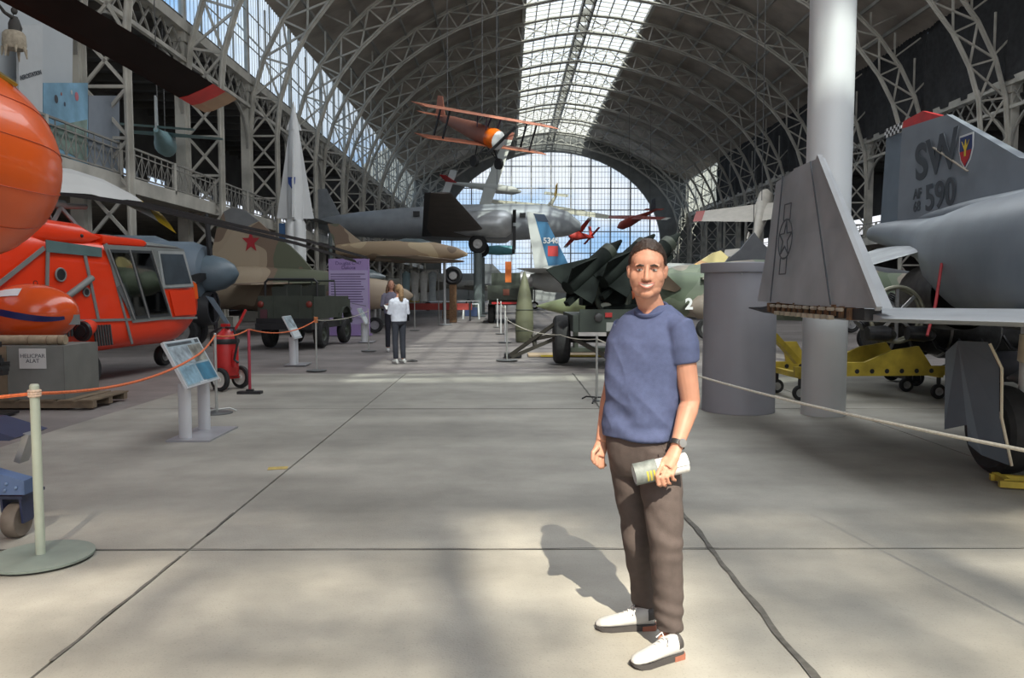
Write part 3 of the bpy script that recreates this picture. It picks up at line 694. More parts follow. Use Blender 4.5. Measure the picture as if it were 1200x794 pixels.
for i, (x, y, lb) in enumerate(((7.9, 11.75, 'grey drop tank lying on chocks beside the yellow stand'), (7.9, 10.2, 'slate drop tank lying under the fighter wing root'))):
    dt = thing('drop_tank', lb, 'tank', (x, y, 0)); MB().lathe([(.02, -1.2), (.16, -.9), (.24, -.3), (.24, .5), (.05, 1.3)], 22, (0, 0, .42), 'X').build('tank_body', mat('tank_grey_%d' % i, (.16 + .03 * i, .16 + .03 * i, .18 + .02 * i), .5), dt)
    for xx in (-.5, .5): MB().box((xx, 0, .1), (.12, .5, .2)).build('chock', blackm, dt, None)
    MB().prism([V(.7, -.02, .5), V(1.25, -.02, .5), V(1.3, -.02, .8), V(1.0, -.02, .8)], (0, .04, 0)).build('tank_fin', blackm, dt, None)

# ================================================================== left: two orange helicopters
orange = mat('dayglo_orange', (0.90, 0.12, 0.005), 0.36, 0, 0.07, 1.2, coat=.3)
orange2 = mat('dayglo_red_orange', (0.86, 0.045, 0.006), 0.38, 0, 0.06, 1.2, coat=.2)
seam = mat('seam_orange', (0.52, 0.06, 0.006), 0.5, 0, .1)
hgrey = mat('heli_grey', (0.21, 0.225, 0.22), 0.5, 0, 0.12, 3)
hteal = mat('heli_teal', (0.10, 0.17, 0.17), 0.5, 0, 0.15, 3)
bladem = mat('blade_black', (0.014, 0.011, 0.011), 0.8, 0, 0.2, 2, spec=.12)
pale = mat('blade_pale', (0.50, 0.50, 0.49), 0.5, 0, 0.06, 1)
tint = glass('tinted_glass', (0.30, 0.34, 0.36), 0.18, 0.03)
def blade(par, pts, cvec, th, m_, name='rotor_blade', tip=None):
    pts = [Vector(p) for p in pts]; cv = Vector(cvec); rings = []
    for i, p in enumerate(pts):
        d = (pts[min(i + 1, len(pts) - 1)] - pts[max(i - 1, 0)]).normalized(); n = cv.cross(d).normalized() * th
        rings.append([p - cv / 2, p - cv * .25 + n, p + cv * .2 + n * .7, p + cv / 2, p + cv * .2 - n * .4, p - cv * .25 - n * .6])
    o = MB().loft(rings).build(name, m_, par, None)
    if tip:
        for a, b, mm, nm in tip:
            q = [pts[-2].lerp(pts[-1], u) for u in (a, b)]; d = (pts[-1] - pts[-2]).normalized(); n = cv.cross(d).normalized() * th
            MB().loft([[p - cv * .505, p - cv * .25 + n * 1.15, p + cv * .2 + n * .85, p + cv * .505, p + cv * .2 - n * .55, p - cv * .25 - n * .75] for p in q]).build(nm, mm, o, None)
    return o
# -- the big one: bulbous nose beside the viewer, riding on a blue dolly
BX = -4.89
hb = thing('rescue_helicopter', 'huge bulbous orange helicopter nose under a drooping black rotor blade', 'helicopter', (BX, 3.0, 0))
secs = [(-5.5, 2.9, .22, .28), (-3.0, 2.75, .5, .6), (-1.0, 2.68, .80, .82), (1.0, 2.70, .92, .92), (2.6, 2.70, .925, .925), (3.5, 2.70, .92, .92)]
for k in range(1, 13):
    a = pi / 2 * k / 12.2; secs.append((3.5 + 1.3 * sin(a), 2.70, .92 * cos(a), .92 * cos(a)))
MB().loft([superring(0, z, hw, hh, y, 48, 2.0) for y, z, hw, hh in secs]).build('nose_fuselage', orange, hb, 60)
for a in (-62, -40, -18, 8, 30, 52):
    pts = []
    for k in range(15):
        t = pi / 2 * k / 14.6; c = cos(radians(a)); s = sin(radians(a)); pts.append(V(.923 * cos(t) * c, 3.5 + 1.303 * sin(t), 2.70 + .923 * cos(t) * s))
    MB().tube([(pts[0].x, 1.0, pts[0].z)] + pts, .0035, 5).build('panel_seam', seam, hb)
MB().prism([V(.40, 3.72, 3.52), V(.54, 3.9, 3.40), V(.66, 3.75, 3.33), V(.55, 3.5, 3.43)], (.02, .01, .02)).build('olive_marking', mat('olive_mark', (.30, .20, .015), .5), hb, None)
MB().lathe([(.5, 3.45), (.4, 3.75), (.22, 4.0), (.16, 4.25), (.3, 4.3), (.3, 4.42), (.1, 4.5)], 20, (.15, .2, 0)).build('rotor_mast', hgrey, hb)
tipw = P(259, 124, 9.6); loc = lambda v: Vector(v) - V(BX, 3.0, 0)
blade(hb, [(.15, .2, 4.36), loc(V(-4.16, 6.5, 4.14)), loc(V(-3.86, 8.1, 4.03)), loc(tipw)], (.40, 0, .16), .03, bladem, tip=[(.68, .84, red, 'red_tip_band'), (.84, 1.0, mat('tip_tan', (.36, .24, .16), .6), 'tan_tip')])
blade(hb, [(.15, .2, 4.36), (-2, -2, 4.3), (-4.5, -4.5, 4.0)], (.3, -.3, .05), .03, bladem)
# -- blue dolly with riveted beams and caster that carries it
bl = mat('dolly_blue', (0.075, 0.12, 0.235), 0.45, 0, 0.18, 5); bl2 = mat('dolly_navy', (0.022, 0.03, 0.075), 0.5, 0, 0.2, 5)
dl = thing('transport_dolly', 'blue riveted steel dolly with a small caster beside the rope post', 'dolly', (-3.1, 5.0, 0))
def dl_caster(x, y):
    f_ = thing('caster', None, None); f_.parent = dl; f_.location = (x, y, 0)
    MB().lathe([(.035, -.045), (.10, -.045), (.112, -.03), (.112, .03), (.10, .045), (.035, .045)], 24, (0, 0, .112), 'X').build('caster_wheel', mat('caster_rubber', (.16, .13, .105), .7, 0, .25, 10), f_)
    MB().prism([V(-.065, -.04, .10), V(-.065, .06, .10), V(-.065, .16, .27), V(-.065, -.06, .27)], (.015, 0, 0)).prism([V(.055, -.04, .10), V(.055, .06, .10), V(.055, .16, .27), V(.055, -.06, .27)], (.015, 0, 0)).box((0, .05, .275), (.17, .24, .02)).build('caster_fork', bl2, f_, None)
dl_caster(-.06, -.12); dl_caster(-2.9, -.12); dl_caster(-1.3, 1.3); dl_caster(-2.9, 1.3)
be = MB().prism([V(.06, -.22, .30), V(.06, -.22, .39), V(-.22, -.22, .47), V(-3.2, -.22, .47), V(-3.2, -.22, .30)], (0, .10, 0)).build('front_beam', bl, dl, None)
for i, (x, z) in enumerate(((.01, .345), (-.06, .33), (-.05, .37), (-.14, .345), (-.17, .42), (-.12, .40), (-.22, .34), (-.30, .44), (-.30, .36))):
    MB().ell((x, -.225, z), (.011, .008, .011), 8, 6).build('rivet', mat('rivet_blue', (.12, .18, .30), .4), be)
MB().prism([V(-.10, -.1, .62), V(-.06, -.1, .64), V(-.34, -.1, .73), V(-3.2, -.1, .73), V(-3.2, -.1, .62)], (0, .35, 0)).build('top_plate', bl2, dl, None)
MB().box((-.09, .05, .55), (.04, .1, .2), ry=.35).build('side_arm', MATS['steel'], dl, None)
MB().box((-2.1, 1.3, .4), (1.9, .1, .15)).box((-1.6, .55, .42), (.3, 1.5, .12)).build('rear_beam', bl, dl, None)
for x in (-1.3, -2.3): MB().box((x, .4, 1.28), (.14, .5, 1.1)).build('saddle_post', bl, dl, None)

# -- the second helicopter: seen from behind along its flank
hx, hy, hr = -8.04, 12.72, radians(-12)
hc = thing('utility_helicopter', 'red orange utility helicopter with grey framed sliding door and window', 'helicopter', (hx, hy, 0), hr)
secs = [(-7.2, 1.95, .16, .2, 2.2), (-4.5, 1.85, .40, .42, 2.6), (-2.4, 1.68, .70, .78, 3.5), (-1.2, 1.60, .86, .98, 5), (-.4, 1.52, .90, 1.0, 6), (.6, 1.50, .92, 1.0, 6), (1.8, 1.50, .92, .97, 6), (2.7, 1.50, .92, .97, 5), (3.15, 1.48, .89, .93, 4), (3.5, 1.42, .82, .76, 3.2), (3.85, 1.34, .68, .52, 2.6), (4.12, 1.28, .45, .32, 2.2), (4.25, 1.26, .2, .15, 2)]
MB().loft([superring(0, z, hw, hh, y, 40, e) for y, z, hw, hh, e in secs]).build('fuselage', orange2, hc, 35)
def flank(poly, name, m_, x=.925, th=.012, par=None):
    return MB().prism([V(x, a, b) for a, b in poly], (th, 0, 0)).build(name, m_, par or hc, None)
def strip(a, b, wd, name='frame_strip', m_=None, x=.925):
    return MB().bar((x, a[0], a[1]), (x, b[0], b[1]), .02, wd, up=(0, -(b[1] - a[1]), b[0] - a[0])).build(name, m_ or hgrey, hc, None)
flank([(-.42, 2.19), (.78, 2.16), (.78, 2.32), (-.42, 2.38)], 'teal_band', hteal)
strip((-.38, 2.2), (-.46, 1.12), .06); strip((.40, 2.17), (.66, 1.08), .06); strip((-.45, 2.25), (-1.5, 1.55), .07); strip((-.46, 1.10), (3.45, 1.03), .045); strip((.9, 2.40), (1.48, .62), .05)
flank([(.82, 2.38), (3.05, 2.42), (3.36, 1.66), (2.40, 1.62), (2.65, 1.04), (1.50, 1.0)], 'cabin_frame', hgrey, .925, .014)
dr_ = flank([(.93, 2.30), (2.04, 2.33), (2.57, 1.10), (1.54, 1.07)], 'sliding_door', mat('door_dark', (.045, .05, .055), .35, 0, .2, 4), .938, .012)
flank([(.99, 2.25), (1.42, 2.26), (1.86, 1.14), (1.58, 1.12)], 'door_window', tint, .952, .006, dr_)
flank([(1.52, 2.27), (2.0, 2.28), (2.50, 1.14), (1.96, 1.14)], 'door_window', tint, .952, .006, dr_)
for a, b in (((1.45, 2.32), (1.92, 1.08)), ((.92, 2.31), (1.53, 1.06)), ((2.05, 2.34), (2.58, 1.09))):
    MB().bar((.958, a[0], a[1]), (.958, b[0], b[1]), .015, .03).build('door_rail', steel, dr_, None)
flank([(1.10, 1.65), (1.35, 1.75), (1.55, 1.2), (1.45, 1.12)], 'seat_shape', mat('seat_grey', (.10, .105, .11), .6), .949, .004, dr_)
flank([(2.24, 2.34), (3.06, 2.37), (3.33, 1.68), (2.37, 1.64)], 'window_frame', mat('frame_pale', (.36, .38, .38), .4), .938, .010)
flank([(2.31, 2.29), (3.0, 2.31), (3.24, 1.73), (2.43, 1.70)], 'cockpit_window', mat('window_dark_blue', (.06, .075, .09), .12, 0, .3, 2), .949, .008)
flank([(2.56, 1.58), (3.36, 1.62), (3.42, 1.10), (2.72, 1.09)], 'door_panel', orange2, .93, .012)
hum = MB(); hum.loft([superring(.0, 2.5, hw, hh, y, 24, 4) for y, hw, hh in ((-1.4, .55, .12), (-.35, .86, .26), (.45, .86, .24), (.88, .84, .02))]); hum.build('engine_cowl', orange2, hc, 40)
MB().ell((.86, .42, 2.5), (.02, .035, .03), 10, 6).build('cowl_port', blackm, hc)
MB().loft([superring(0, 2.47, hw, hh, y, 24, 4) for y, hw, hh in ((.92, .85, .12), (2.0, .85, .10), (2.05, .85, .05))]).build('roof_panel', orange2, hc, 40)
MB().box((.55, 1.35, 2.585), (.1, .12, .02)).box((.55, 1.55, 2.58), (.1, .1, .02)).build('roof_vent', hteal, hc, None)
MB().loft([superring(0, 2.44, hw, hh, y, 24, 4) for y, hw, hh in ((2.05, .86, .09), (3.0, .84, .05), (3.3, .7, .01))]).build('roof_nose', hgrey, hc, 40)
MB().tube([(.96, -.34, 1.33), (.96, .50, 1.80)], .055, 12).build('cargo_strut', hgrey, hc)
for y, z, r in ((-.14, 1.84, .10), (.40, 1.56, .065)): MB().lathe([(r, 0), (r * .9, .012), (.001, .013)], 20, (.925, y, z), 'X').build('port_hole', blackm, hc); MB().torus((.93, y, z), r * 1.02, .016, 20, 6, 'X').build('port_rim', hgrey, hc)
for k in range(7): MB().box((.935, .56 + k * .062, .82), (.03, .022, .36), rx=.12).build('louvre', mat('louvre_dark', (.07, .08, .08), .5), hc, None)
for k in range(3): MB().box((.935, -.10 + k * .07, .94), (.03, .025, .2)).build('louvre', MATS['louvre_dark'], hc, None)
ex = MB().tube([(.80, .55, .98), (.98, .30, .95), (1.06, .14, .92)], [.15, .14, .12], 16).build('exhaust_fairing', orange2, hc)
MB().lathe([(.16, 0), (.17, .05), (.11, .05), (.10, -.02)], 18, (0, 0, 0), 'Y').lathe([(.10, .0), (.001, .01)], 14, (0, 0, 0), 'Y').build('exhaust_pipe', blackm, hc).location = (1.06, .10, .92)
nose = MB().ell((.30, 4.10, 1.22), (.18, .16, .2), 16, 10).build('landing_lamp', pale, hc)
MB().bar((.62, 3.70, 1.78), (.78, 3.62, 1.74), .05).build('step_mirror', steel, hc, None)
flank([(3.44, 1.80), (3.62, 1.72), (3.66, 1.42), (3.50, 1.42)], 'nose_marker', orange, .80, .03)
for x, y, R in ((1.2, 0, .30), (-1.2, 0, .30), (0, 3.6, .22)):
    wheel(hc, (x, y, R), R, .17, 'X', .5)
MB().tube([(.75, .15, .85), (1.05, 0, .32), (1.2, 0, .30)], [.07, .06, .05], 10).tube([(-.75, .15, .85), (-1.05, 0, .32)], .06, 10).tube([(0, 3.4, .75), (.12, 3.6, .22)], .05, 10).build('landing_leg', hgrey, hc)
MB().loft([superring(1.12, .52, .05, .24, y, 16, 2.2) for y in (-.25, .02)]).build('wheel_fairing', mat('fairing_dark', (.05, .052, .055), .5), hc)
MB().bar((0, -7.0, 1.9), (0, -7.6, 3.0), .05, .4, up=(0, 1, 0)).build('tail_pylon', orange2, hc, None)
# rotor mast and blades
hub = V(0, .1, 3.28)
MB().lathe([(.45, 2.55), (.32, 2.85), (.12, 3.0), (.10, 3.2), (.2, 3.22), (.2, 3.36), (.05, 3.42)], 20, (0, .1, 0)).build('rotor_mast', hgrey, hc)
for dy, dx in ((.55, .3), (.95, .3), (.55, -.3), (.95, -.3)): MB().bar((dx * .5, .78, 3.02), (dx, dy + (dy - .75) * 1.2, 2.55), .05).build('mast_strut', steel, hc, None)
MB().tube([(.05, -.2, 3.08), (.1, .9, 3.08)], .08, 10).tube([(.1, .9, 3.06), (.12, 1.4, 3.1)], .05, 8).build('gear_housing', hgrey, hc)
blade(hc, [hub, hub + V(.02, .6, .22), hub + V(.12, 1.2, .26), hub + V(.28, 1.8, .16), hub + V(.45, 2.4, -.06), hub + V(.60, 2.9, -.32)], (.42, 0, -.46), .03, pale, tip=[(.25, 1.0, mat('tip_yellow', (.70, .47, .03), .5), 'yellow_tip')])
Mi = Matrix.Translation((hx, hy, 0)) @ Matrix.Rotation(hr, 4, 'Z'); Mi = Mi.inverted()
for tx, ty, tY in ((416, 306, 20.0), (430, 302, 21.5)):
    e = Mi @ P(tx, ty, tY); mid = hub.lerp(e, .5) + V(0, 0, .12)
    blade(hc, [hub, hub.lerp(mid, .5) + V(0, 0, .10), mid, mid.lerp(e, .5) + V(0, 0, .05), e], (.20, -.2, -.10), .03, bladem)

# ---- grey crate on a pallet with the orange float, tan roll and papers
wood = mat('pallet_wood', (0.20, 0.15, 0.10), 0.8, 0, 0.25, 6); crateg = mat('crate_grey', (0.20, 0.205, 0.19), 0.7, 0, 0.12, 3)
pal = thing('pallet', 'weathered wooden pallet under the grey crate', 'pallet', (-6.45, 10.75, 0))
for y in (-.42, 0, .42): MB().box((0, y, .055), (1.75, .1, .09)).build('bearer', wood, pal, None)
for k in range(7): MB().box((-.78 + k * .26, 0, .112), (.2, 1.0, .022)).build('deck_board', wood, pal, None)
cr_ = thing('equipment_crate', 'grey wooden crate with a white lettered paper on its front', 'crate', (-6.62, 10.75, .124))
MB().box((0, 0, .36), (1.3, .85, .72)).build('crate_box', crateg, cr_, None)
MB().box((.652, 0, .36), (.012, .86, .72)).build('side_board', mat('crate_side', (.17, .17, .155), .7), cr_, None)
for x in (-.52, -.16): MB().box((x, -.432, .36), (.10, .02, .72)).build('batten', wood, cr_, None)
MB().box((.24, -.432, .55), (.36, .006, .27)).build('paper', mat('paper_white', (.66, .66, .64), .7, 0, .04), cr_, None)
MB().box((-.36, -.432, .52), (.25, .006, .30)).build('paper', MATS['paper_white'], cr_, None)
text('paper_print', 'HELICPAR\nALAT', mark, .075, cr_, frame((.24, -.436, .55), (1, 0, 0), (0, 0, 1)), .001)
rl = thing('canvas_roll', 'tan canvas roll lying along the crate edge', 'roll', (-6.4, 10.48, .944))
MB().tube([(-.55, 0, -.0), (.38, 0, -.0)], .065, 16).build('roll_body', mat('canvas_tan', (.36, .28, .19), .85, 0, .2, 12, bump=.2), rl).location = (0, 0, -.028)
for x in (-.1, .15, .3): MB().torus((x, 0, -.035), .067, .006, 18, 6, 'X').build('tie', mat('tie_brown', (.2, .14, .09), .8), rl)
ft = thing('orange_float', 'glossy orange egg-shaped float with a diagonal navy band on the crate', 'float', (-6.80, 11.0, .844))
MB().ell((0, 0, .42), (.66, .40, .42), 36, 22).build('float_shell', mat('float_orange', (.72, .085, .012), .22, 0, .05, 1, coat=.5), ft, 80)
bm_ = MB(); rr = []
for k in range(15):
    t = -1.05 + 2.1 * k / 14; x = .655 * sin(t) ; R = [V(.678 * sin(t), -.412 * cos(t) * cos(u), .42 + .434 * sin(u) * cos(t)) for u in (-.02 - .30 * sin(t) + .10, -.02 - .30 * sin(t) - .12)]; rr.append(R)
bm_.loft(rr, cap=False, closed=False); bm_.build('navy_band', mat('navy', (.012, .02, .11), .3), ft, 80)
MB().loft([[V(.678 * sin(t), -.412 * cos(t) * cos(u), .42 + .434 * sin(u) * cos(t)) for u in (.95, .62)] for t in (-.45, -.3, -.1, .05)], cap=False, closed=False).build('white_patch', white, ft, 80)
MB().torus((.08, 0, .85), .03, .006, 14, 6, 'Y').build('lifting_eye', blackm, ft)
MB().box((.62, -.02, .33), (.14, .12, .14), rz=.4).build('end_bracket', MATS['heli_grey'], ft, None)
fi = thing('engine_fitting', 'black toothed engine fitting with an orange cover before the crate', 'engine part', (-6.5, 9.75, 0))
MB().tube([(-.1, 0, 0), (-.1, 0, .6)], .05, 10).box((-.1, 0, .015), (.5, .4, .03)).build('support', blackm, fi)
for k in range(9): a = 2 * pi * k / 9; MB().box((.05 * cos(a), .10 * sin(a), .55 + .045 * k), (.14, .12, .07), rz=a).build('fin_block', mat('fitting_dark', (.03, .03, .03), .5, .3, .3, 10), fi, None)
MB().tube([(-.12, -.05, .70), (-.12, -.05, 1.0)], .12, 16).build('cover', mat('cover_red', (.5, .07, .03), .4), fi)

# ---- rope posts
postm = mat('post_pale_green', (0.46, 0.50, 0.40), 0.5, 0, 0.1, 5); basem = mat('base_sage', (0.20, 0.235, 0.205), 0.55, 0, 0.1, 6)
orope = mat('orange_rope', (0.72, 0.16, 0.05), 0.7, 0, 0.2, 60); wrope = mat('white_rope', (0.60, 0.57, 0.48), 0.7, 0, 0.15, 60)
g1 = G(48, 655); rp = thing('rope_post', 'pale green rope post on a broad round sage base', 'post', g1)
bp_ = MB().lathe([(.27, .012), (.285, .014), (.285, .026), (.03, .034)], 48).build('base_plate', basem, rp, 30)
for k in range(3): a = 2 * pi * k / 3 - pi / 2; MB().box((.2 * cos(a), .2 * sin(a), .008), (.05, .05, .016)).build('foot', postm, bp_, None)
MB().lathe([(.026, .03), (.026, 1.03), (.02, 1.04)], 20).build('pole', postm, rp, 30)
MB().torus((0, 0, .985), .028, .009, 20, 8, 'Z').torus((0, 0, 1.0), .028, .009, 20, 8, 'Z').torus((0, 0, .972), .029, .008, 20, 8, 'Z').build('rope_loops', mat('rope_loop_pale', (.66, .48, .36), .7, 0, .25, 80), rp)
silver = mat('post_silver', (0.44, 0.45, 0.43), 0.4, .4, 0.08, 5)
def post(px, py, label, top_y=None, wrap=False, base_r=.2, m_=None, group=None, pole=.018):
    g = G(px, py); t = thing('rope_post', label, 'post', g, group=group); Hh = P(px, top_y, g.y).z if top_y else 1.0
    MB().lathe([(base_r, 0), (base_r, .012), (.03, .02)], 24).build('base_plate', mat('base_dark_grey', (.11, .115, .115), .5), t, 30)
    MB().lathe([(pole, .015), (pole, Hh), (pole * .6, Hh + .01)], 12).build('pole', m_ or silver, t, 30)
    if wrap:
        for dz in (0, .03, -.03, .06): MB().torus((0, 0, Hh - .06 + dz), pole + .012, .014, 14, 6, 'Z').build('tape_wrap', mat('tape_orange', (.55, .2, .07), .7, 0, .3, 40), t)
    return t, V(g.x, g.y, Hh - .05)
def rope(name, label, pts, r, m_, sag, cat='rope', group=None):
    q = [Vector(p) for p in pts]; out = []
    for i in range(len(q) - 1):
        for k in range(14):
            u = k / 14; p = q[i].lerp(q[i + 1], u); out.append(p - V(0, 0, sag[i] * 4 * u * (1 - u)))
    out.append(q[-1]); return tag(MB().tube(out, r, 6).build(name, m_, None), label, cat, group)
t2, top2 = post(254, 484, 'thin silver rope post behind the tilted picture board', 391)
for k in range(3):
    a = 2 * pi * k / 3 + .4; MB().tube([(0, 0, .05), (.16 * cos(a), .16 * sin(a), .06), (.24 * cos(a), .24 * sin(a), .02)], .012, 6).build('leg', silver, t2)
t3, top3 = post(371, 434, 'silver rope post with orange tape before the open jeep', 372, True)
t4, top4 = post(432, 411, 'silver rope post beside the purple banner', 362)
t5, top5 = post(699, 470, 'silver rope post in front of the missile launcher trailer', 393, base_r=.05)
for k in range(3):
    a = 2 * pi * k / 3 + .2; MB().tube([(0, 0, .06), (.2 * cos(a), .2 * sin(a), .05), (.28 * cos(a), .28 * sin(a), .012)], .012, 6).build('leg', blackm, t5)
t6, top6 = post(594, 422, 'silver rope post at the tip of the trailer drawbar', 372, base_r=.25)
t7, top7 = post(486, 387, 'thin silver rope post behind the women', 345)
rows = [post(x, y, 'slim white rope post in the row beside the green vehicles', ty, group='row of slim rope posts', m_=white)[1] for x, y, ty in ((592, 401, 358), (587, 391, 353), (583, 383, 350))]
g8 = V(2.80, 1.55, 0); rp8 = thing('rope_post', 'silver rope post beside the nose of the grey fighter', 'post', g8)
MB().lathe([(.2, 0), (.2, .012), (.03, .02)], 24).build('base_plate', MATS['base_dark_grey'], rp8, 30); MB().lathe([(.018, .015), (.018, 1.0), (.01, 1.01)], 12).build('pole', silver, rp8, 30)
rope('barrier_rope', 'orange rope strung across the tilted picture board to the red post', [(g1.x - 2.2, g1.y - .3, .78), (g1.x, g1.y, .985), (-3.385, 8.4, .885), top2 + V(0, 0, .03), (G(293, 458).x, G(293, 458).y, .98), top3], .011, orope, [.0, .10, .02, .05, .14])
rope('barrier_rope', 'pale rope sagging past the drum and fighter wheel', [top5, (2.80, 1.55, .95)], .010, wrope, [.17])
rope('barrier_rope', 'pale rope between taped post and purple banner', [top3, top4], .008, wrope, [.08])
rope('barrier_rope', 'pale rope across the launcher trailer wheel', [top6, P(657, 392, 15.6), top5], .008, wrope, [.1, .04])
rope('barrier_rope', 'pale rope along the row of slim posts', [top6] + rows, .008, wrope, [.1, .08, .08])

# red post with black foot
g = G(293, 461); rd = thing('hose_stand', 'red post on a flat black foot beside the fire extinguisher', 'stand', g)
MB().lathe([(.022, .02), (.022, .98), (.015, .99)], 14).build('pole', mat('post_crimson', (.33, .03, .05), .5), rd); MB().box((0, 0, .02), (.36, .14, .04)).box((0, 0, .05), (.10, .08, .04)).build('foot', blackm, rd, None)

# wheeled fire extinguisher
g = G(266, 456); fe = thing('fire_extinguisher', 'red wheeled fire extinguisher with black collar and white rimmed wheels', 'extinguisher', (g.x, g.y, 0), radians(-25))
MB().lathe([(.12, .2), (.18, .24), (.19, .3), (.19, .78), (.17, .86), (.08, .94), (.05, .98)], 28).build('tank', red, fe, 40)
MB().lathe([(.20, .74), (.21, .76), (.21, .80), (.20, .82)], 28).build('collar', blackm, fe)
MB().tube([(.05, 0, .98), (.05, 0, 1.04)], .03, 10).box((0, 0, 1.03), (.16, .05, .05)).build('valve', red, fe)
MB().tube([(.05, .1, .9), (.16, .16, 1.1), (.24, .2, 1.28)], .022, 8).tube([(-.1, .1, .85), (-.05, .12, 1.05)], .018, 8).build('push_handle', red, fe)
MB().tube([(.06, -.05, 1.0), (.25, -.08, 1.0), (.32, -.08, .75), (.27, -.10, .5), (.33, -.08, .45)], .02, 8).tube([(-.02, -.06, 1.0), (-.2, -.1, .92), (-.23, -.1, .7)], .016, 8).build('hose', blackm, fe)
MB().lathe([(.05, .38), (.05, .62), (.03, .66)], 14, (.24, -.05, 0)).build('gas_cartridge', red, fe)
for y in (-.22, .22): wheel(fe, (.08, y, .185), .185, .08, 'Y', .68, mat('rim_white', (.66, .65, .60), .4, .1, .08))
MB().tube([(.08, -.25, .185), (.08, .25, .185)], .015, 8).box((0, 0, .23), (.24, .3, .04)).build('axle_frame', red, fe)
MB().box((-.16, 0, .1), (.05, .22, .2)).build('foot', blackm, fe, None)

# ---- tilted picture boards
alu = mat('alu_white', (0.60, 0.61, 0.63), 0.35, .2, 0.05)
def board(loc, label, y0, y1, face, base=True):
    t = thing('picture_board', label, 'info board', loc)
    if base: MB().box((.02, 0, .01), (.46, y1 - y0 - .05, .02)).build('base_plate', mat('plate_grey', (.36, .36, .38), .4, .3), t, None)
    for y in (y0 + .17, y1 - .22):
        MB().loft([superring(0, y, .075, .025, z, 14, 2.4, 'Z_') if False else [V(-.06 + .07 * cos(2 * pi * k / 14), y + .028 * sin(2 * pi * k / 14), z) for k in range(14)] for z in (.02, .60)]).build('leg', alu, t, 40)
    a, b = V(-.20, 0, 1.05), V(.045, 0, .57); n_ = (V(0, 1, 0).cross(b - a)).normalized(); n_ = n_ if n_.x > 0 else -n_
    bd_ = MB().prism([a + V(0, y0, 0), a + V(0, y1, 0), b + V(0, y1, 0), b + V(0, y0, 0)], -n_ * .03).build('panel', alu, t, None)
    def q(u, v): return a.lerp(b, v) + V(0, y0 + (y1 - y0) * u, 0)
    def pic(u0, v0, u1, v1, m_, nm, o=.002):
        MB().prism([q(u0, v0) + n_ * o, q(u1, v0) + n_ * o, q(u1, v1) + n_ * o, q(u0, v1) + n_ * o], n_ * .002).build(nm, m_, bd_, None)
    pic(.03, .03, .97, .97, mat('print_pale_blue', (.34, .42, .46), .4, 0, .15, 6), 'print_sheet', .0005)
    for args in face: pic(*args)
    return t
pb = mat('print_photo_grey', (.30, .36, .40), .4, 0, .6, 9); pbl = mat('print_blue', (.05, .19, .30), .4, 0, .3, 7); pw = mat('print_white', (.62, .66, .68), .45, 0, .1, 20); pk = mat('print_dark', (.05, .06, .07), .5, 0, .4, 8)
g = G(224, 514)
faceA = [(.06, .05, .74, .11, pk, 'title'), (.06, .14, .55, .52, pb, 'photo'), (.58, .14, .95, .52, mat('print_photo_brown', (.25, .25, .22), .4, 0, .6, 8), 'photo'), (.06, .56, .50, .94, mat('print_sky', (.25, .40, .50), .4, 0, .25, 14), 'map'), (.53, .56, .95, .94, pbl, 'map'), (.84, .03, .95, .11, pk, 'emblem'), (.40, .92, .62, .965, pw, 'caption')]
board((-3.37, 8.40, 0), 'tilted picture board with blue maps on two white legs', -.45, .45, faceA)
faceB = [(.08, .06, .92, .5, pb, 'photo'), (.08, .54, .92, .94, pw, 'caption')]
g = G(344, 428); board((g.x + .02, g.y + .2, 0), 'white tilted text board between the jeep and the red post', -.30, .30, faceB)
g = G(430, 401); board((g.x - .05, g.y + .2, 0), 'small tilted text board in front of the purple banner', -.35, .35, faceB)

# ================================================================== middle distance, left side
olive = mat('army_green', (0.048, 0.057, 0.043), 0.6, 0, 0.18, 3); olive2 = mat('army_green_light', (0.15, 0.155, 0.095), 0.6, 0, 0.12, 3)
sandcamo = camo('sand_camo', [(.12, .13, .085), (.20, .14, .10), (.38, .30, .215), (.40, .32, .23)], .55)
blueg = mat('nacelle_blue_grey', (0.155, 0.20, 0.245), 0.5, 0, 0.12, 2)
silverm = mat('bare_aluminium', (0.48, 0.50, 0.51), 0.38, 0.55, 0.14, 2)
greym = mat('plane_grey', (0.27, 0.29, 0.31), 0.45, .2, 0.10, 2)
def locf(o):
    M = o.matrix_basis.inverted() if o.rotation_euler.z == 0 else (Matrix.Translation(o.location) @ o.rotation_euler.to_matrix().to_4x4()).inverted()
    return lambda v: M @ Vector(v)
# ---- blue grey turboprop behind the helicopter nose
tp = thing('turboprop_aircraft', 'blue grey turboprop aircraft nacelle with black propeller and spinner', 'airplane', (-9.0, 21.0, 0))
MB().lathe([(.55, -2.6), (.80, -1.6), (.88, -.4), (.86, .5), (.74, .80), (.52, .86)], 32, (0, 0, 2.05), 'X').build('engine_nacelle', blueg, tp)
MB().lathe([(.52, .86), (.50, 1.0), (.42, 1.3), (.26, 1.55), (.05, 1.68)], 28, (0, 0, 2.05), 'X').build('spinner', mat('spinner_blue', (.12, .165, .20), .4), tp)
for k in range(4):
    a = pi / 2 + .15 + k * pi / 2; d = V(0, cos(a), sin(a)); s_ = V(0, -sin(a), cos(a))
    MB().loft([[V(.95, 0, 2.05) + d * r + s_ * w_ + V(t, 0, 0), V(.95, 0, 2.05) + d * r - s_ * w_ + V(t, 0, 0), V(.95, 0, 2.05) + d * r - s_ * w_ - V(t, 0, 0), V(.95, 0, 2.05) + d * r + s_ * w_ - V(t, 0, 0)] for r, w_, t in ((.4, .06, .05), (.8, .12, .03), (1.3, .13, .02), (1.62, .08, .01))]).build('propeller_blade', blackm, tp)
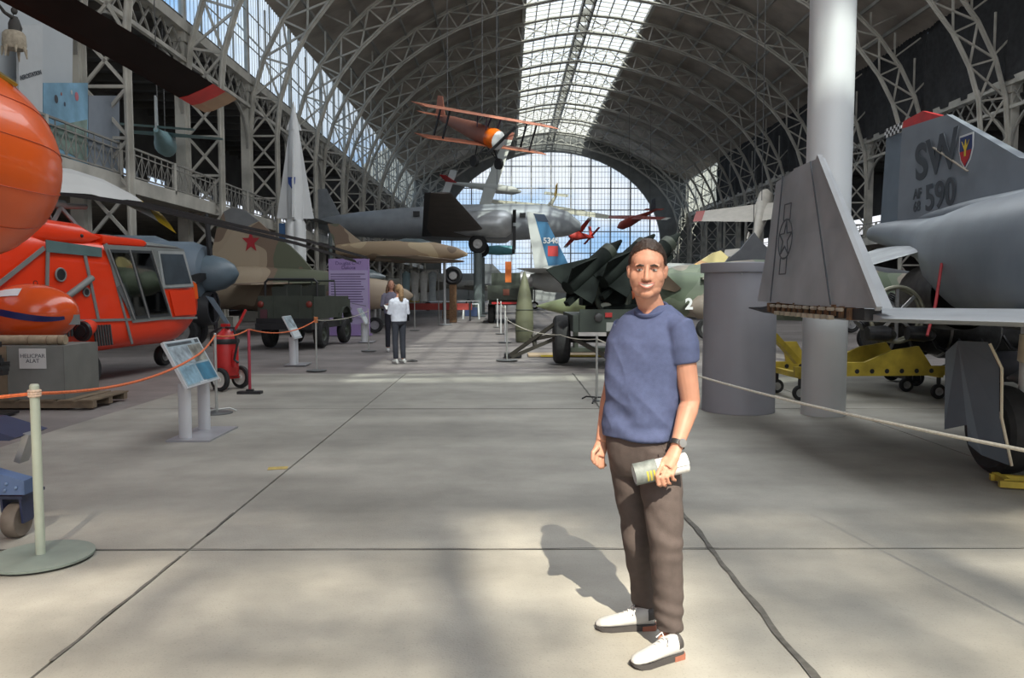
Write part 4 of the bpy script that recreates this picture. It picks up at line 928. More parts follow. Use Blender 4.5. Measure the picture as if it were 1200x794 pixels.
MB().lathe([(.42, 0), (.55, .45), (.46, .9), (.40, .9), (.3, .3)], 24, (.1, 0, 1.12), 'X').build('oil_cooler', mat('intake_dark', (.03, .032, .035), .5), tp)
MB().prism([V(.95, -.45, 1.45), V(1.15, -.45, 1.40), V(1.75, -.50, .45), V(1.62, -.50, .50)], (0, .03, 0)).build('gear_door', blueg, tp, None)
MB().tube([(.2, 0, 1.2), (.2, 0, .5)], .09, 12).build('gear_leg', steel, tp); wheel(tp, (.2, .25, .5), .5, .3, 'Y'); wheel(tp, (.2, -.25, .5), .5, .3, 'Y')
m = MB(); wing(m, [((.3, -.6, 2.35), (-2.6, -.6, 2.35), .4, (0, 0, 1)), ((.0, 2.6, 2.4), (-2.6, 2.6, 2.4), .5, (0, 0, 1))]); m.build('wing', blueg, tp)
MB().lathe([(.1, -.6), (.5, -1.0), (.9, -2), (.95, -5), (.5, -9)], 28, (0, 3.2, 2.4), 'X').build('fuselage', blueg, tp)
MB().box((-2.5, 3.2, .78), (.4, .4, 1.56)).build('support', steel, tp, None)
# ---- sand camouflage jet with red star
jY = 29.0; js = thing('strike_jet', 'sand and brown camouflage jet with a red star on its fin', 'airplane', (0, jY, 0))
qj = lambda px, py, dy=0: P(px, py, jY + dy) - V(0, jY, 0)
xs_ = lambda px: P(px, 340, jY).x
MB().loft([superring(0, z, hw, hh, X, 24, 2.3, 'X') for X, z, hw, hh in ((xs_(205), 1.75, .5, .5), (xs_(235), 1.72, .75, .75), (xs_(300), 1.66, .9, .85), (xs_(360), 1.6, .9, .8), (xs_(420), 1.52, .75, .7), (xs_(455), 1.46, .5, .5), (xs_(478), 1.42, .2, .2), (xs_(484), 1.41, .05, .05))]).build('fuselage', sandcamo, js)
fpoly = [(250, 345), (247, 300), (255, 262), (262, 248), (272, 243), (286, 246), (303, 259), (322, 277), (340, 288), (352, 300), (385, 338), (395, 348)]
fj = MB().prism([qj(x, y, -.09) for x, y in fpoly], (0, .18, 0)).build('tail_fin', sandcamo, js, None)
MB().prism([qj(x, y, -.10) for x, y in ((262, 248), (272, 243), (286, 246), (303, 259), (296, 262), (281, 270), (265, 262))], (0, .20, 0)).build('fin_tip', mat('fin_tip_grey', (.17, .175, .18), .5), fj, None)
c_ = qj(294, 283, -.10); MB().prism([c_ + V(.34 * r * cos(pi / 2 + k * pi / 5), 0, .44 * r * sin(pi / 2 + k * pi / 5)) for k in range(10) for r in ((1.0,) if k % 2 == 0 else (.4,))], (0, -.012, 0)).build('red_star', mat('star_red', (.38, .02, .03), .5), fj, None)
m = MB(); wing(m, [((xs_(390), -.5, 1.9), (xs_(290), -.5, 1.9), .2, (0, 0, 1)), ((xs_(330), -2.8, 1.8), (xs_(285), -2.8, 1.8), .08, (0, 0, 1))]); m.build('wing', sandcamo, js)
m = MB(); wing(m, [((xs_(390), .5, 1.9), (xs_(290), .5, 1.9), .2, (0, 0, 1)), ((xs_(330), 4.0, 1.8), (xs_(285), 4.0, 1.8), .08, (0, 0, 1))]); m.build('wing', sandcamo, js)
for X, r in ((-7.5, .4), (-5.0, .3)): MB().tube([(X, 0, 1.2), (X, 0, r)], .06, 8).build('gear_leg', steel, js); wheel(js, (X, 0, r), r, .2, 'Y')
MB().loft([superring(0, 2.1, hw, hh, X, 16, 2, 'X') for X, hw, hh in ((xs_(395), .1, .05), (xs_(415), .35, .42), (xs_(435), .3, .3), (xs_(452), .08, .05))]).build('canopy', mat('canopy_glass', (.12, .15, .16), .1, 0, .2), js)
# ---- open green jeep
jp = thing('open_jeep', 'open dark green army jeep with folded windscreen frame, seen from behind', 'jeep', (-5.95, 21.6, 0), radians(-6))
MB().box((0, .75, .62), (1.58, 3.3, .16)).build('chassis', blackm, jp, None)
tub = MB().box((0, .35, .98), (1.56, .04 + 2.1, .04)); tub.box((-.77, .30, 1.12), (.04, 2.0, .62)).box((.77, .30, 1.12), (.04, 2.0, .62)).box((0, 1.35, 1.12), (1.56, .04, .62)); tub.build('tub', olive, jp, None)
tg = MB().box((0, -.72, 1.14), (1.50, .05, .62)).build('tailgate', olive, jp, None)
for x in (-.35, .35): MB().box((x, -.75, 1.14), (.04, .02, .58)).build('gate_rib', olive, tg, None)
MB().box((0, -.73, .77), (1.62, .10, .14)).build('rear_bumper', blackm, jp, None)
for x in (-.68, .68): MB().ell((x, -.77, 1.22), (.09, .05, .09), 16, 8).build('tail_lamp', mat('lamp_red_dark', (.20, .03, .02), .3), jp)
MB().box((-.6, -.76, .96), (.2, .01, .24)).build('number_plate', mat('plate_maroon', (.10, .035, .045), .5), jp, None)
MB().box((.72, 1.45, 1.12), (.10, 2.2, .40)).box((-.72, 1.45, 1.12), (.10, 2.2, .40)).box((0, 2.1, 1.22), (1.30, 1.3, .42)).build('bonnet', olive, jp, None)
for x in (-.72, .72):
    m = MB(); m.loft([[V(x + dx, 1.95 + .52 * cos(a), .60 + .52 * sin(a)) for dx in (-.13, .13)] for a in [pi * k / 10 for k in range(11)]], cap=False, closed=False); m.build('front_wing', olive, jp, 60)
MB().tube([(-.74, -.3, 1.42), (-.74, -.3, 1.82), (-.66, -.3, 1.9), (.66, -.3, 1.9), (.74, -.3, 1.82), (.74, -.3, 1.42)], .035, 8).build('roll_bar', blackm, jp)
ws = MB().tube([(-.70, 1.35, 1.42), (-.70, 1.28, 1.88), (.70, 1.28, 1.88), (.70, 1.35, 1.42), (0, 1.35, 1.42), (0, 1.28, 1.88)], .028, 8).build('windscreen_frame', olive, jp)
for x in (-.36, .36): MB().box((x, .75, 1.52), (.5, .10, .48)).box((x, .95, 1.28), (.5, .45, .12)).build('seat', mat('seat_green', (.05, .055, .045), .8), jp, None)
for x in (-.78, .78): MB().box((x * .55, -.05, 1.50), (.42, .08, .40)).build('rear_bench', mat('seat_green', (.05, .055, .045), .8), jp, None)
for x, y in ((-.74, -.02), (.74, -.02), (-.74, 2.0), (.74, 2.0)): wheel(jp, (x, y, .39), .39, .24, 'X', .5, olive)
# ---- purple banner
g = G(410, 393); pb_ = thing('purple_banner', 'tall lilac text banner with a drawing of an airplane', 'banner', (g.x, g.y, 0), radians(-6))
hB = P(410, 303, g.y).z; wB = 1.45; lil = mat('lilac', (.36, .25, .50), .55, 0, .04); lil2 = mat('lilac_pale', (.46, .38, .60), .55, 0, .05); ink = mat('ink_violet', (.10, .06, .17), .6)
MB().box((0, 0, hB / 2), (wB, .12, hB)).build('panel', lil, pb_, None)
MB().box((0, -.062, hB * .50), (wB * .96, .004, hB * .70)).build('pale_field', lil2, pb_, None)
text('banner_title', 'Douglas C-47\nDakota', ink, .17, pb_, frame((0, -.066, hB - .24), (1, 0, 0), (0, 0, 1)), .001)
for k in range(12):
    random.seed(k); n = random.uniform(1.05, 1.28); MB().box((-.65 + n / 2, -.066, hB * .80 - k * .088), (n, .003, .030)).build('text_line', ink, pb_, None)
dw = MB(); dw.bar((-.55, -.066, 1.05), (.60, -.066, .55), .003, .09, up=(0, 1, 0)); dw.bar((-.15, -.066, 1.25), (.15, -.066, .62), .003, .05); dw.bar((.1, -.066, 1.15), (.62, -.066, 1.05), .003, .03); dw.ell((-.05, -.066, .95), (.16, .003, .10), 12, 6)
for x, z in ((-.2, .72), (.1, .55), (.0, .50)): dw.ell((x, -.066, z), (.05, .003, .05), 10, 5)
tag(dw.build('airplane_drawing', mat('ink_grey', (.22, .19, .26), .6), pb_, None), kind='stuff')
MB().box((0, .1, .03), (wB, .5, .06)).build('base', lil, pb_, None)
# ---- second sand jet on a tall stand
s2 = thing('stand_jet', 'slender sand jet fuselage on a tall steel stand below the silver transport', 'airplane', (0, 36.0, 0))
X2 = lambda px: P(px, 340, 36.0).x; Z2 = lambda py: P(500, py, 36.0).z
MB().loft([superring(0, z, hw, hh, X, 24, 2.2, 'X') for X, z, hw, hh in ((X2(395), Z2(293), .25, .25), (X2(430), Z2(294), .45, .45), (X2(470), Z2(295), .55, .52), (X2(510), Z2(295.5), .5, .46), (X2(535), Z2(296.5), .3, .28), (X2(548), Z2(298), .06, .06))]).build('fuselage', camo('sand_camo_two', [(.17, .12, .08), (.30, .22, .14), (.42, .33, .21), (.46, .38, .26)], .5), s2)
MB().loft([superring(0, Z2(286), hw, hh, X, 16, 2, 'X') for X, hw, hh in ((X2(455), .1, .05), (X2(475), .3, .28), (X2(495), .28, .25), (X2(512), .06, .04))]).build('canopy', MATS['canopy_glass'], s2)
m = MB(); wing(m, [((X2(545), -.2, Z2(306)), (X2(440), -.2, Z2(306)), .3, (0, 0, 1)), ((X2(500), -4.2, Z2(304)), (X2(460), -4.2, Z2(304)), .1, (0, 0, 1))]); m.build('wing', sandcamo, s2)
m = MB(); wing(m, [((X2(545), .2, Z2(306)), (X2(440), .2, Z2(306)), .3, (0, 0, 1)), ((X2(500), 4.2, Z2(304)), (X2(460), 4.2, Z2(304)), .1, (0, 0, 1))]); m.build('wing', sandcamo, s2)
MB().prism([V(X2(395), -.06, Z2(293)), V(X2(385), -.06, Z2(262)), V(X2(398), -.06, Z2(262)), V(X2(430), -.06, Z2(288))], (0, .12, 0)).build('tail_fin', sandcamo, s2, None)
for px in (445, 521): MB().lathe([(.35, 0), (.35, .03), (.07, .06), (.07, Z2(302))], 14, (X2(px), 0, 0)).build('stand_pole', mat('stand_pale', (.42, .43, .44), .4, .3), s2)
# ---- silver transport on poles
TY = 51.0; tr_ = thing('transport_plane', 'grey twin engine transport plane raised on green poles', 'airplane', (0, TY, 0))
XT = lambda px, Y=TY: P(px, 340, Y).x
ZT = lambda py, Y=TY: P(500, py, Y).z
MB().loft([superring(0, z, hw, hh, X, 28, 2.2, 'X') for X, z, hw, hh in ((XT(368), ZT(262), .15, .2), (XT(385), ZT(263), .4, .5), (XT(420), ZT(263), .75, .8), (XT(470), ZT(262), 1.05, 1.02), (XT(530), ZT(261), 1.15, 1.18), (XT(600), ZT(260), 1.15, 1.2), (XT(640), ZT(260), 1.05, 1.1), (XT(665), ZT(262), .75, .8), (XT(680), ZT(265), .2, .25))]).build('fuselage', greym, tr_)
MB().prism([V(XT(x), -.1, ZT(y)) for x, y in ((372, 262), (370, 232), (375, 222), (384, 221), (402, 256))], (0, .2, 0)).build('tail_fin', mat('fin_grey', (.20, .215, .23), .5), tr_, None)
for s in (-1, 1):
    m = MB(); wing(m, [((XT(395), s * .2, ZT(263)), (XT(374), s * .2, ZT(263)), .15, (0, 0, 1)), ((XT(388), s * 4, ZT(262)), (XT(376), s * 4, ZT(262)), .06, (0, 0, 1))]); m.build('tailplane', mat('fin_grey', (.20, .215, .23), .5), tr_)
    m = MB(); tipY = 13.2; zr, zt_ = 5.15, 6.35
    wing(m, [((-1.35, s * .8, zr), (-5.0, s * .8, zr), .5, (0, -s * .08, 1)), ((-1.55, s * 4, zr + .25), (-4.9, s * 4, zr + .25), .42, (0, -s * .08, 1)), ((-2.75, s * tipY, zt_), (-3.75, s * tipY, zt_), .12, (0, -s * .08, 1))])
    wo2 = m.build('wing', mat('wing_dark', (.095, .08, .07), .6, 0, .2, 1.5), tr_)
    MB().prism([V(-4.95, s * .8, zr - .03), V(-5.55, s * .8, zr - .05), V(-4.05, s * tipY, zt_ - .02), V(-3.72, s * tipY, zt_)], (0, 0, .05)).build('aileron', blackm, wo2, None)
    MB().lathe([(.35, -3.0), (.75, -1.5), (.86, .3), (.84, .9), (.6, 1.25), (.2, 1.3)], 28, (-1.0, s * 3.0, 5.75), 'X').build('engine_nacelle', silverm, tr_)
    MB().lathe([(.60, 1.255), (.55, 1.30), (.1, 1.32)], 24, (-1.0, s * 3.0, 5.75), 'X').build('cowl_opening', blackm, tr_)
    for k in range(3):
        a = .6 + 2 * pi * k / 3; MB().bar((.42, s * 3.0 + .15 * cos(a), 5.75 + .15 * sin(a)), (.42, s * 3.0 + 1.6 * cos(a), 5.75 + 1.6 * sin(a)), .05, .2, up=(1, 0, 0)).build('propeller_blade', blackm, tr_, None)
    MB().tube([(-1.9, s * 3.0, 5.3), (-1.85, s * 3.0, 4.55)], .08, 8).tube([(-1.3, s * 3.0, 5.3), (-1.85, s * 3.0, 4.55)], .06, 8).build('gear_leg', steel, tr_)
    wheel(tr_, (-1.85, s * 3.0, 4.5), .58, .36, 'Y', .5, mat('wheel_disc_white', (.55, .55, .54), .4))
    MB().lathe([(.5, 0), (.5, .05), (.26, .08), (.26, 3.93)], 20, (-1.85, s * 3.0, 0)).build('support_pole', mat('pole_green_grey', (.16, .19, .19), .5), tr_)
for px in (488, 492): MB().box((XT(491), -1.12, ZT(252.5)), (.42, .06, .34)).build('cabin_window', blackm, tr_, None); break
for px in (612, 622): MB().box((XT(px), -1.15, ZT(254)), (.38, .06, .3)).build('cabin_window', blackm, tr_, None)
MB().lathe([(.3, 0), (.3, .04), (.12, .08), (.12, ZT(268))], 14, (XT(388), 0, 0)).build('tail_pole', mat('pole_green_grey', (.16, .19, .19), .5), tr_)
# ---- white rocket
RY = 36.0; r0 = P(347, 300, RY); rk = thing('white_rocket', 'tall white rocket with delta fins and a blue shield emblem', 'rocket', (r0.x, RY, 0))
ZR = lambda py: P(347, py, RY).z
MB().lathe([(.36, ZR(258)), (.36, ZR(230)), (.30, ZR(190)), (.24, ZR(155)), (.17, ZR(140)), (.02, ZR(119))], 28).build('body', white, rk)
for k in range(4):
    a = k * pi / 2 + .12; d = V(cos(a), sin(a), 0); n_ = V(-sin(a), cos(a), 0) * .03
    MB().prism([d * .25 + V(0, 0, ZR(256)) - n_, d * .84 + V(0, 0, ZR(256)) - n_, d * .78 + V(0, 0, ZR(247)) - n_, d * .2 + V(0, 0, ZR(150)) - n_], n_ * 2).build('delta_fin', white, rk, None)
    MB().prism([d * .15 + V(0, 0, ZR(152)) - n_, d * .34 + V(0, 0, ZR(153)) - n_, d * .30 + V(0, 0, ZR(148)) - n_, d * .1 + V(0, 0, ZR(136)) - n_], n_ * 2).build('nose_fin', white, rk, None)
MB().prism([V(-.04 + a * .17, -.375, ZR(215) + b_ * .24) for a, b_ in ((-1, 1), (1, 1), (.9, -.2), (0, -1.2), (-.9, -.2))], (0, -.015, 0)).build('shield_emblem', mat('shield_blue', (.02, .06, .28), .4), rk, None)
MB().prism([V(-.04 + a * .17, -.392, ZR(215) + b_ * .24) for a, b_ in ((.0, .75), (.7, .75), (.6, -.2), (.05, -.9))], (0, -.008, 0)).build('shield_half', white, rk, None)
for k in range(4):
    a = k * pi / 2 + pi / 4; MB().lathe([(.24, .2), (.24, ZR(262)), (.16, ZR(258))], 16, (.26 * cos(a), .26 * sin(a), 0)).build('booster', white, rk)
MB().box((-.55, 0, ZR(262) / 2), (.30, .5, ZR(262))).box((0, 0, .1), (1.6, 1.6, .2)).build('launch_rail', mat('launcher_blue', (.05, .13, .28), .5), rk, None)

# ================================================================== middle distance, right side
# ---- launcher trailer with three missiles
lt = thing('missile_trailer', 'dark green missile launcher trailer with three finned missiles', 'launcher', (2.45, 16.6, 0))
dk = mat('launcher_dark', (.014, .018, .016), .85, 0, .25, 4, spec=.15)
lgm = mat('trailer_green', (.034, .044, .036), .6, 0, .2, 3)
MB().box((0, .3, .92), (2.25, 2.8, .34)).build('chassis', lgm, lt, None)
MB().box((0, -1.12, .98), (2.0, .06, .46)).build('rear_panel', lgm, lt, None)
for x in (-1.28, 1.28): wheel(lt, (x, .1, .53), .53, .34, 'X', .5, olive)
MB().tube([(-1.28, .1, .53), (1.28, .1, .53)], .07, 8).build('axle', blackm, lt)
for x in (-.62, .62): MB().lathe([(.085, 0), (.085, -.05), (.06, -.06)], 16, (x, -1.15, 1.05), 'Y').build('tail_lamp', mat('lamp_dark', (.05, .05, .05), .3), lt)
for x in (-.42, .45): MB().box((x, -1.17, 1.10), (.14, .04, .09)).build('red_reflector', mat('reflector_red', (.35, .03, .03), .3), lt, None)
MB().box((-.34, -1.16, .86), (.24, .01, .18)).build('number_plate', mat('plate_pale', (.30, .31, .30), .5), lt, None)
MB().lathe([(.75, 1.09), (.75, 1.25), (.6, 1.3)], 28, (0, .2, 0)).build('turntable', dk, lt)
MB().box((-.1, .2, 1.62), (1.5, .9, .7)).box((.1, .1, 2.05), (.9, .6, .4)).build('launch_mount', dk, lt, None)
MB().torus((-.22, -.35, 1.45), .34, .07, 24, 8, 'Y').build('elevation_ring', olive, lt); MB().box((-.5, -.30, 1.75), (.16, .05, .26)).build('control_panel', mat('panel_grey_green', (.10, .115, .105), .5), lt, None)
MB().tube([(-.1, -.3, 1.98), (.75, -.25, 2.0)], .17, 16).build('hydraulic_drum', mat('drum_green', (.09, .11, .10), .45), lt)
MB().ell((.20, -.32, 1.50), (.05, .02, .09), 10, 6).build('warning_patch', mat('patch_orange', (.6, .14, .05), .5), lt)
MB().ell((-.38, -.40, 1.28), (.12, .02, .06), 10, 6).build('pale_cover', mat('cover_pale', (.45, .47, .38), .5), lt)
dirm = V(.62, .42, .52).normalized(); sidem = dirm.cross(V(0, 0, 1)).normalized(); upm = sidem.cross(dirm)
for k, o_ in enumerate((V(-.85, -.55, 1.95), V(-.12, -.45, 2.08), V(.55, .1, 2.15))):
    a = o_ - dirm * .55; e = o_ + dirm * .75
    ml = MB().tube([a, a + dirm * .05, e, e + dirm * .5], [.16, .18, .18, .03], 18).build('missile', dk, lt)
    MB().tube([e - dirm * .05, e + dirm * .12], .185, 18).build('missile_band', olive, ml)
    for q in range(4):
        an = q * pi / 2 + pi / 4; dd = sidem * cos(an) + upm * sin(an)
        MB().prism([a + dd * .15, a + dd * .62 + dirm * .05, a + dd * .58 + dirm * .20, a + dd * .15 + dirm * 1.0], dd.cross(dirm) * .025).build('missile_fin', dk, ml, None)
    MB().bar(a - upm * .26 - dirm * .2, e - upm * .26, .14, .10, up=upm).build('launch_rail', dk, lt, None)
db = lambda px, py, Y: P(px, py, Y) - V(2.45, 16.6, 0)
for a_, b_ in (((598, 416, 17.2), (652, 378, 16.6)), ((600, 418, 17.0), (652, 396, 16.6)), ((622, 398, 17.1), (652, 392, 16.4)), ((625, 392, 17.0), (627, 405, 16.9)), ((672, 396, 16.0), (722, 424, 15.4))):
    MB().bar(db(*a_), db(*b_), .075).build('outrigger_bar', mat('outrigger_brown', (.05, .045, .035), .6), lt, None)
g = G(601, 418); MB().box((g.x - 2.45, g.y - 16.6, .05), (.42, .42, .08)).build('ground_pad', blackm, lt, None)
# ---- olive bombs
bY = 23.9; g = G(614.5, 400); bo_ = thing('standing_bomb', 'tall olive bomb standing upright on the floor', 'bomb', g)
MB().lathe([(.27, 0), (.27, .05), (.285, .5), (.27, 1.0), (.20, 1.5), (.11, 1.9), (.03, 2.16), (.005, 2.2)], 28).build('bomb_case', olive2, bo_)
for z in (.35, 1.0): MB().torus((0, 0, z), .278, .012, 28, 6, 'Z').build('band', olive, bo_)
hbm = thing('lying_bomb', 'pale olive pointed bomb lying on a cradle behind the trailer wheel', 'bomb', (1.9, 20.3, 0))
MB().lathe([(.01, -1.15), (.12, -.8), (.22, -.4), (.27, .1), (.27, .9), (.16, 1.5)], 24, (0, 0, 1.18), 'X').build('bomb_case', mat('bomb_pale_olive', (.20, .23, .12), .5), hbm)
for x in (-.1, .8): MB().box((x, 0, .47), (.10, .5, .94)).build('cradle_leg', olive, hbm, None)
MB().box((.35, 0, .05), (1.4, .7, .1)).build('cradle_base', olive, hbm, None)
plm = mat('plinth_sand', (.40, .30, .20), .7, 0, .15, 3)
pn = thing('display_plinth', 'low sand coloured plinth with a yellow edge under the bombs', 'plinth', (2.2, 19.0, 0)); MB().box((0, -.15, .02), (3.4, .75, .04)).build('plinth_top', plm, pn, None); MB().box((-.6, -.54, .02), (1.6, .05, .045)).build('yellow_edge', yellow, pn, None)
# ---- jet with blue and white fin
bj = thing('blue_tail_jet', 'grey jet with a white and blue numbered fin behind the missile trailer', 'airplane', (0, 33.0, 0)); BJ = 33.0
qb = lambda px, py, dy=0: P(px, py, BJ + dy) - V(0, BJ, 0)
bf = MB().prism([qb(x, y, -.08) for x, y in ((617, 248), (636, 250), (669, 316), (627, 316))], (0, .16, 0)).build('tail_fin', mat('fin_white', (.55, .57, .55), .5, 0, .06), bj, None)
MB().prism([qb(x, y, -.09) for x, y in ((626, 251), (637, 251), (668, 313), (643, 313))], (0, .02, 0)).build('blue_field', mat('fin_blue', (.035, .15, .29), .5, 0, .1, 2), bf, None)
MB().prism([qb(x, y, -.10) for x, y in ((625, 250), (638, 251), (643, 260), (630, 259))], (0, .02, 0)).build('fin_cap', mat('fin_navy', (.03, .05, .09), .5), bf, None)
MB().prism([qb(x, y, -.105) for x, y in ((642, 288), (654, 288), (654, 300), (642, 300))], (0, .02, 0)).build('red_square', mat('flag_red', (.50, .04, .04), .5), bf, None)
text('fin_number', '5340', white, .33, bf, frame(qb(645.5, 282, -.108), (1, 0, 0), (0, 0, 1)), .004, bold=.01)
MB().loft([superring(0, z, hw, hh, X, 24, 2.2, 'X') for X, z, hw, hh in ((1.0, 2.1, .3, .3), (1.6, 2.1, .55, .55), (4, 2.1, .75, .75), (8, 2.0, .75, .75), (11, 1.9, .4, .4), (13, 1.8, .05, .05))]).build('fuselage', mat('jet_pale_grey', (.32, .33, .32), .45, 0, .12), bj)
MB().lathe([(.32, .55), (.36, 1.05), (.26, 1.0)], 20, (0, 0, 2.1), 'X', cap=False).build('jet_nozzle', steel, bj)
for s in (-1, 1): m = MB(); wing(m, [((3.0, s * .3, 2.35), (1.0, s * .3, 2.35), .14, (0, 0, 1)), ((1.4, s * 3.4, 2.45), (.3, s * 3.4, 2.45), .06, (0, 0, 1))]); m.build('tailplane', mat('jet_pale_grey', (.32, .33, .32), .45, 0, .12), bj)
for X in (5, 9): MB().tube([(X, 0, 1.5), (X, 0, .35)], .08, 8).build('gear_leg', steel, bj); wheel(bj, (X, 0, .35), .35, .2, 'Y')
# ---- green camouflage jet behind the man and the drum
gj = thing('green_camo_jet', 'green and grey camouflage jet with a red roundel behind the drum', 'airplane', (0, 20.0, 0)); GJ = 20.0
gcam = camo('green_camo', [(.10, .13, .085), (.14, .17, .12), (.25, .22, .18), (.27, .25, .21)], .6)
XG = lambda px: P(px, 340, GJ).x
ZG = lambda py: P(900, py, GJ).z
MB().loft([superring(0, z, hw, hh, X, 24, 2.3, 'X') for X, z, hw, hh in ((XG(770), ZG(345), .25, .25), (XG(785), ZG(345), .5, .55), (XG(850), ZG(346), .62, .62), (XG(950), ZG(347), .65, .64), (XG(1060), ZG(347), .62, .6), (XG(1140), ZG(348), .5, .5), (XG(1215), ZG(352), .1, .1))]).build('fuselage', gcam, gj)
MB().torus((XG(832), -.62, ZG(338)), .13, .04, 20, 6, 'Y').build('roundel', mat('roundel_red', (.40, .03, .05), .5), gj)
text('nose_number', '2', white, .38, gj, frame((XG(801), -.64, ZG(356)), (1, 0, 0), (0, 0, 1)), .004, bold=.015)
MB().loft([superring(-.5, ZG(359), hw, hh, X, 16, 2, 'X') for X, hw, hh in ((XG(800), .05, .05), (XG(812), .25, .3), (XG(850), .3, .36), (XG(880), .1, .1))]).build('drop_tank', mat('tank_taupe', (.23, .19, .155), .5), gj)
MB().prism([V(XG(x), -.55, ZG(y)) for x, y in ((776, 322), (793, 338), (786, 342), (770, 338))], (0, .06, 0)).build('tail_panel', mat('panel_brown', (.07, .045, .025), .6), gj, None)
MB().box((XG(845), -.45, ZG(325)), (1.3, .4, .06), ry=-.05).build('wing_root', mat('root_pale', (.40, .39, .32), .6), gj, None)
for X in (6.0, 9.5): MB().tube([(X, 0, 1.0), (X, 0, .35)], .07, 8).build('gear_leg', steel, gj); wheel(gj, (X, 0, .35), .35, .2, 'Y')
# ---- cream fin jet and dark fin behind
cj = thing('cream_fin_jet', 'jet with a cream and orange fin bearing a yellow badge', 'airplane', (0, 25.0, 0)); CJ = 25.0
qc = lambda px, py, dy=0: P(px, py, CJ + dy) - V(0, CJ, 0)
cf = MB().prism([qc(x, y, -.07) for x, y in ((790, 323), (836, 297), (845, 294), (853, 301), (848, 308), (838, 310), (831, 323))], (0, .14, 0)).build('tail_fin', mat('fin_peach', (.60, .36, .20), .5, 0, .08), cj, None)
MB().prism([qc(x, y, -.08) for x, y in ((822, 305), (836, 296), (845, 293.5), (853.5, 301), (848, 308.5), (838, 310.5))], (0, .16, 0)).build('fin_tip', mat('fin_cream_yellow', (.62, .52, .25), .5, 0, .06), cf, None)
MB().lathe([(.12, 0), (.10, -.02), (.001, -.02)], 14, qc(816, 315, -.08), 'Y', sy=1.4).build('badge', mat('badge_gold', (.75, .45, .03), .5), cf)
MB().loft([superring(0, 1.9, hw, hh, X, 20, 2.2, 'X') for X, hw, hh in ((4.6, .2, .2), (5.5, .5, .5), (8, .7, .7), (11, .6, .6), (13, .1, .1))]).build('fuselage', gcam, cj)
for X in (6.5, 10): MB().tube([(X, 0, 1.3), (X, 0, .35)], .07, 8).build('gear_leg', steel, cj); wheel(cj, (X, 0, .35), .35, .2, 'Y')
dj = thing('dark_fin_jet', 'dark grey jet fin rising behind the drum lid', 'airplane', (0, 29.0, 0)); qd = lambda px, py, dy=0: P(px, py, 29 + dy) - V(0, 29, 0)
MB().prism([qd(x, y, -.08) for x, y in ((838, 316), (868, 292), (884, 272), (889, 279), (908, 300), (912, 318))], (0, .16, 0)).build('tail_fin', mat('fin_dark_grey', (.12, .125, .135), .5, 0, .1), dj, None)
MB().loft([superring(0, 2.1, hw, hh, X, 20, 2.2, 'X') for X, hw, hh in ((7.4, .2, .2), (8.5, .5, .5), (12, .7, .7), (16, .1, .1))]).build('fuselage', MATS['fin_dark_grey'], dj)
for X in (9.5, 13): MB().tube([(X, 0, 1.5), (X, 0, .35)], .07, 8).build('gear_leg', steel, dj); wheel(dj, (X, 0, .35), .35, .2, 'Y')

# ================================================================== hung from the roof
wire = mat('hanging_wire', (.12, .12, .12), .5, .5)
def axes(fwd, span):
    f = Vector(fwd).normalized(); s = Vector(span); s = (s - f * s.dot(f)).normalized(); return f, s, s.cross(f)
def hang(t, pts, top=21.5):
    for p in pts: MB().tube([p, (p[0], p[1], top)], .02, 5).build('hanging_wire', wire, t)
# orange biplane
c = P(566, 158, 42.0); f, s, u = axes((.62, -.70, -.36), (8.0, 1.2, -1.55)); u = -u if u.z < 0 else u
bpn = thing('orange_biplane', 'orange biplane with black propeller hung beneath the arched roof', 'airplane', c); wr_ = mat('wing_salmon', (.46, .16, .085), .6, 0, .1, 2); fab = mat('fabric_red_brown', (.36, .15, .10), .6, 0, .12, 2)
at_ = lambda a, b, h: f * a + s * b + u * h
def fring(a, w_, h_, h0, n=18): return [at_(a, w_ * cos(2 * pi * k / n), h0 + h_ * sin(2 * pi * k / n)) for k in range(n)]
MB().loft([fring(-4.6, .06, .12, .1), fring(-3, .22, .3, .08), fring(-1, .38, .48, .05), fring(.6, .42, .5, 0)]).build('fuselage', fab, bpn)
MB().loft([fring(.6, .44, .52, 0), fring(1.0, .5, .56, 0), fring(1.35, .44, .5, 0)]).build('engine_cowl', mat('cowl_orange', (.72, .15, .01), .35), bpn)
MB().loft([fring(1.35, .44, .5, 0), fring(1.48, .30, .34, 0), fring(1.50, .05, .05, 0)]).build('cowl_front', white, bpn)
MB().bar(at_(1.58, -.75, -.75), at_(1.58, .75, .85), .16, .05, up=f).build('propeller', blackm, bpn, None)
for h, hs, nm in ((1.05, 4.6, 'upper_wing'), (-.45, 4.1, 'lower_wing')):
    m = MB(); wing(m, [(at_(.9, b, h), at_(-.45, b, h), .14, u) for b in (-hs, -hs * .4, hs * .4, hs)]); m.build(nm, wr_, bpn)
for b in (-3.0, 3.0):
    for a in (.6, -.2): MB().bar(at_(a, b, -.4), at_(a, b + .1, 1.05), .06, .09).build('wing_strut', blackm, bpn, None)
for b in (-.5, .5):
    for a in (.6, -.2): MB().bar(at_(a, b * .7, .35), at_(a, b, 1.05), .05, .07).build('cabane_strut', mat('strut_violet', (.07, .05, .10), .5), bpn, None)
MB().prism([at_(-4.6, -.03, .1), at_(-3.7, -.03, .25), at_(-4.3, -.03, 1.25), at_(-4.75, -.03, 1.2)], s * .06).build('tail_fin', wr_, bpn, None)
m = MB(); wing(m, [(at_(-3.7, b, .2), at_(-4.6, b, .2), .06, u) for b in (-1.4, 1.4)]); m.build('tailplane', wr_, bpn)
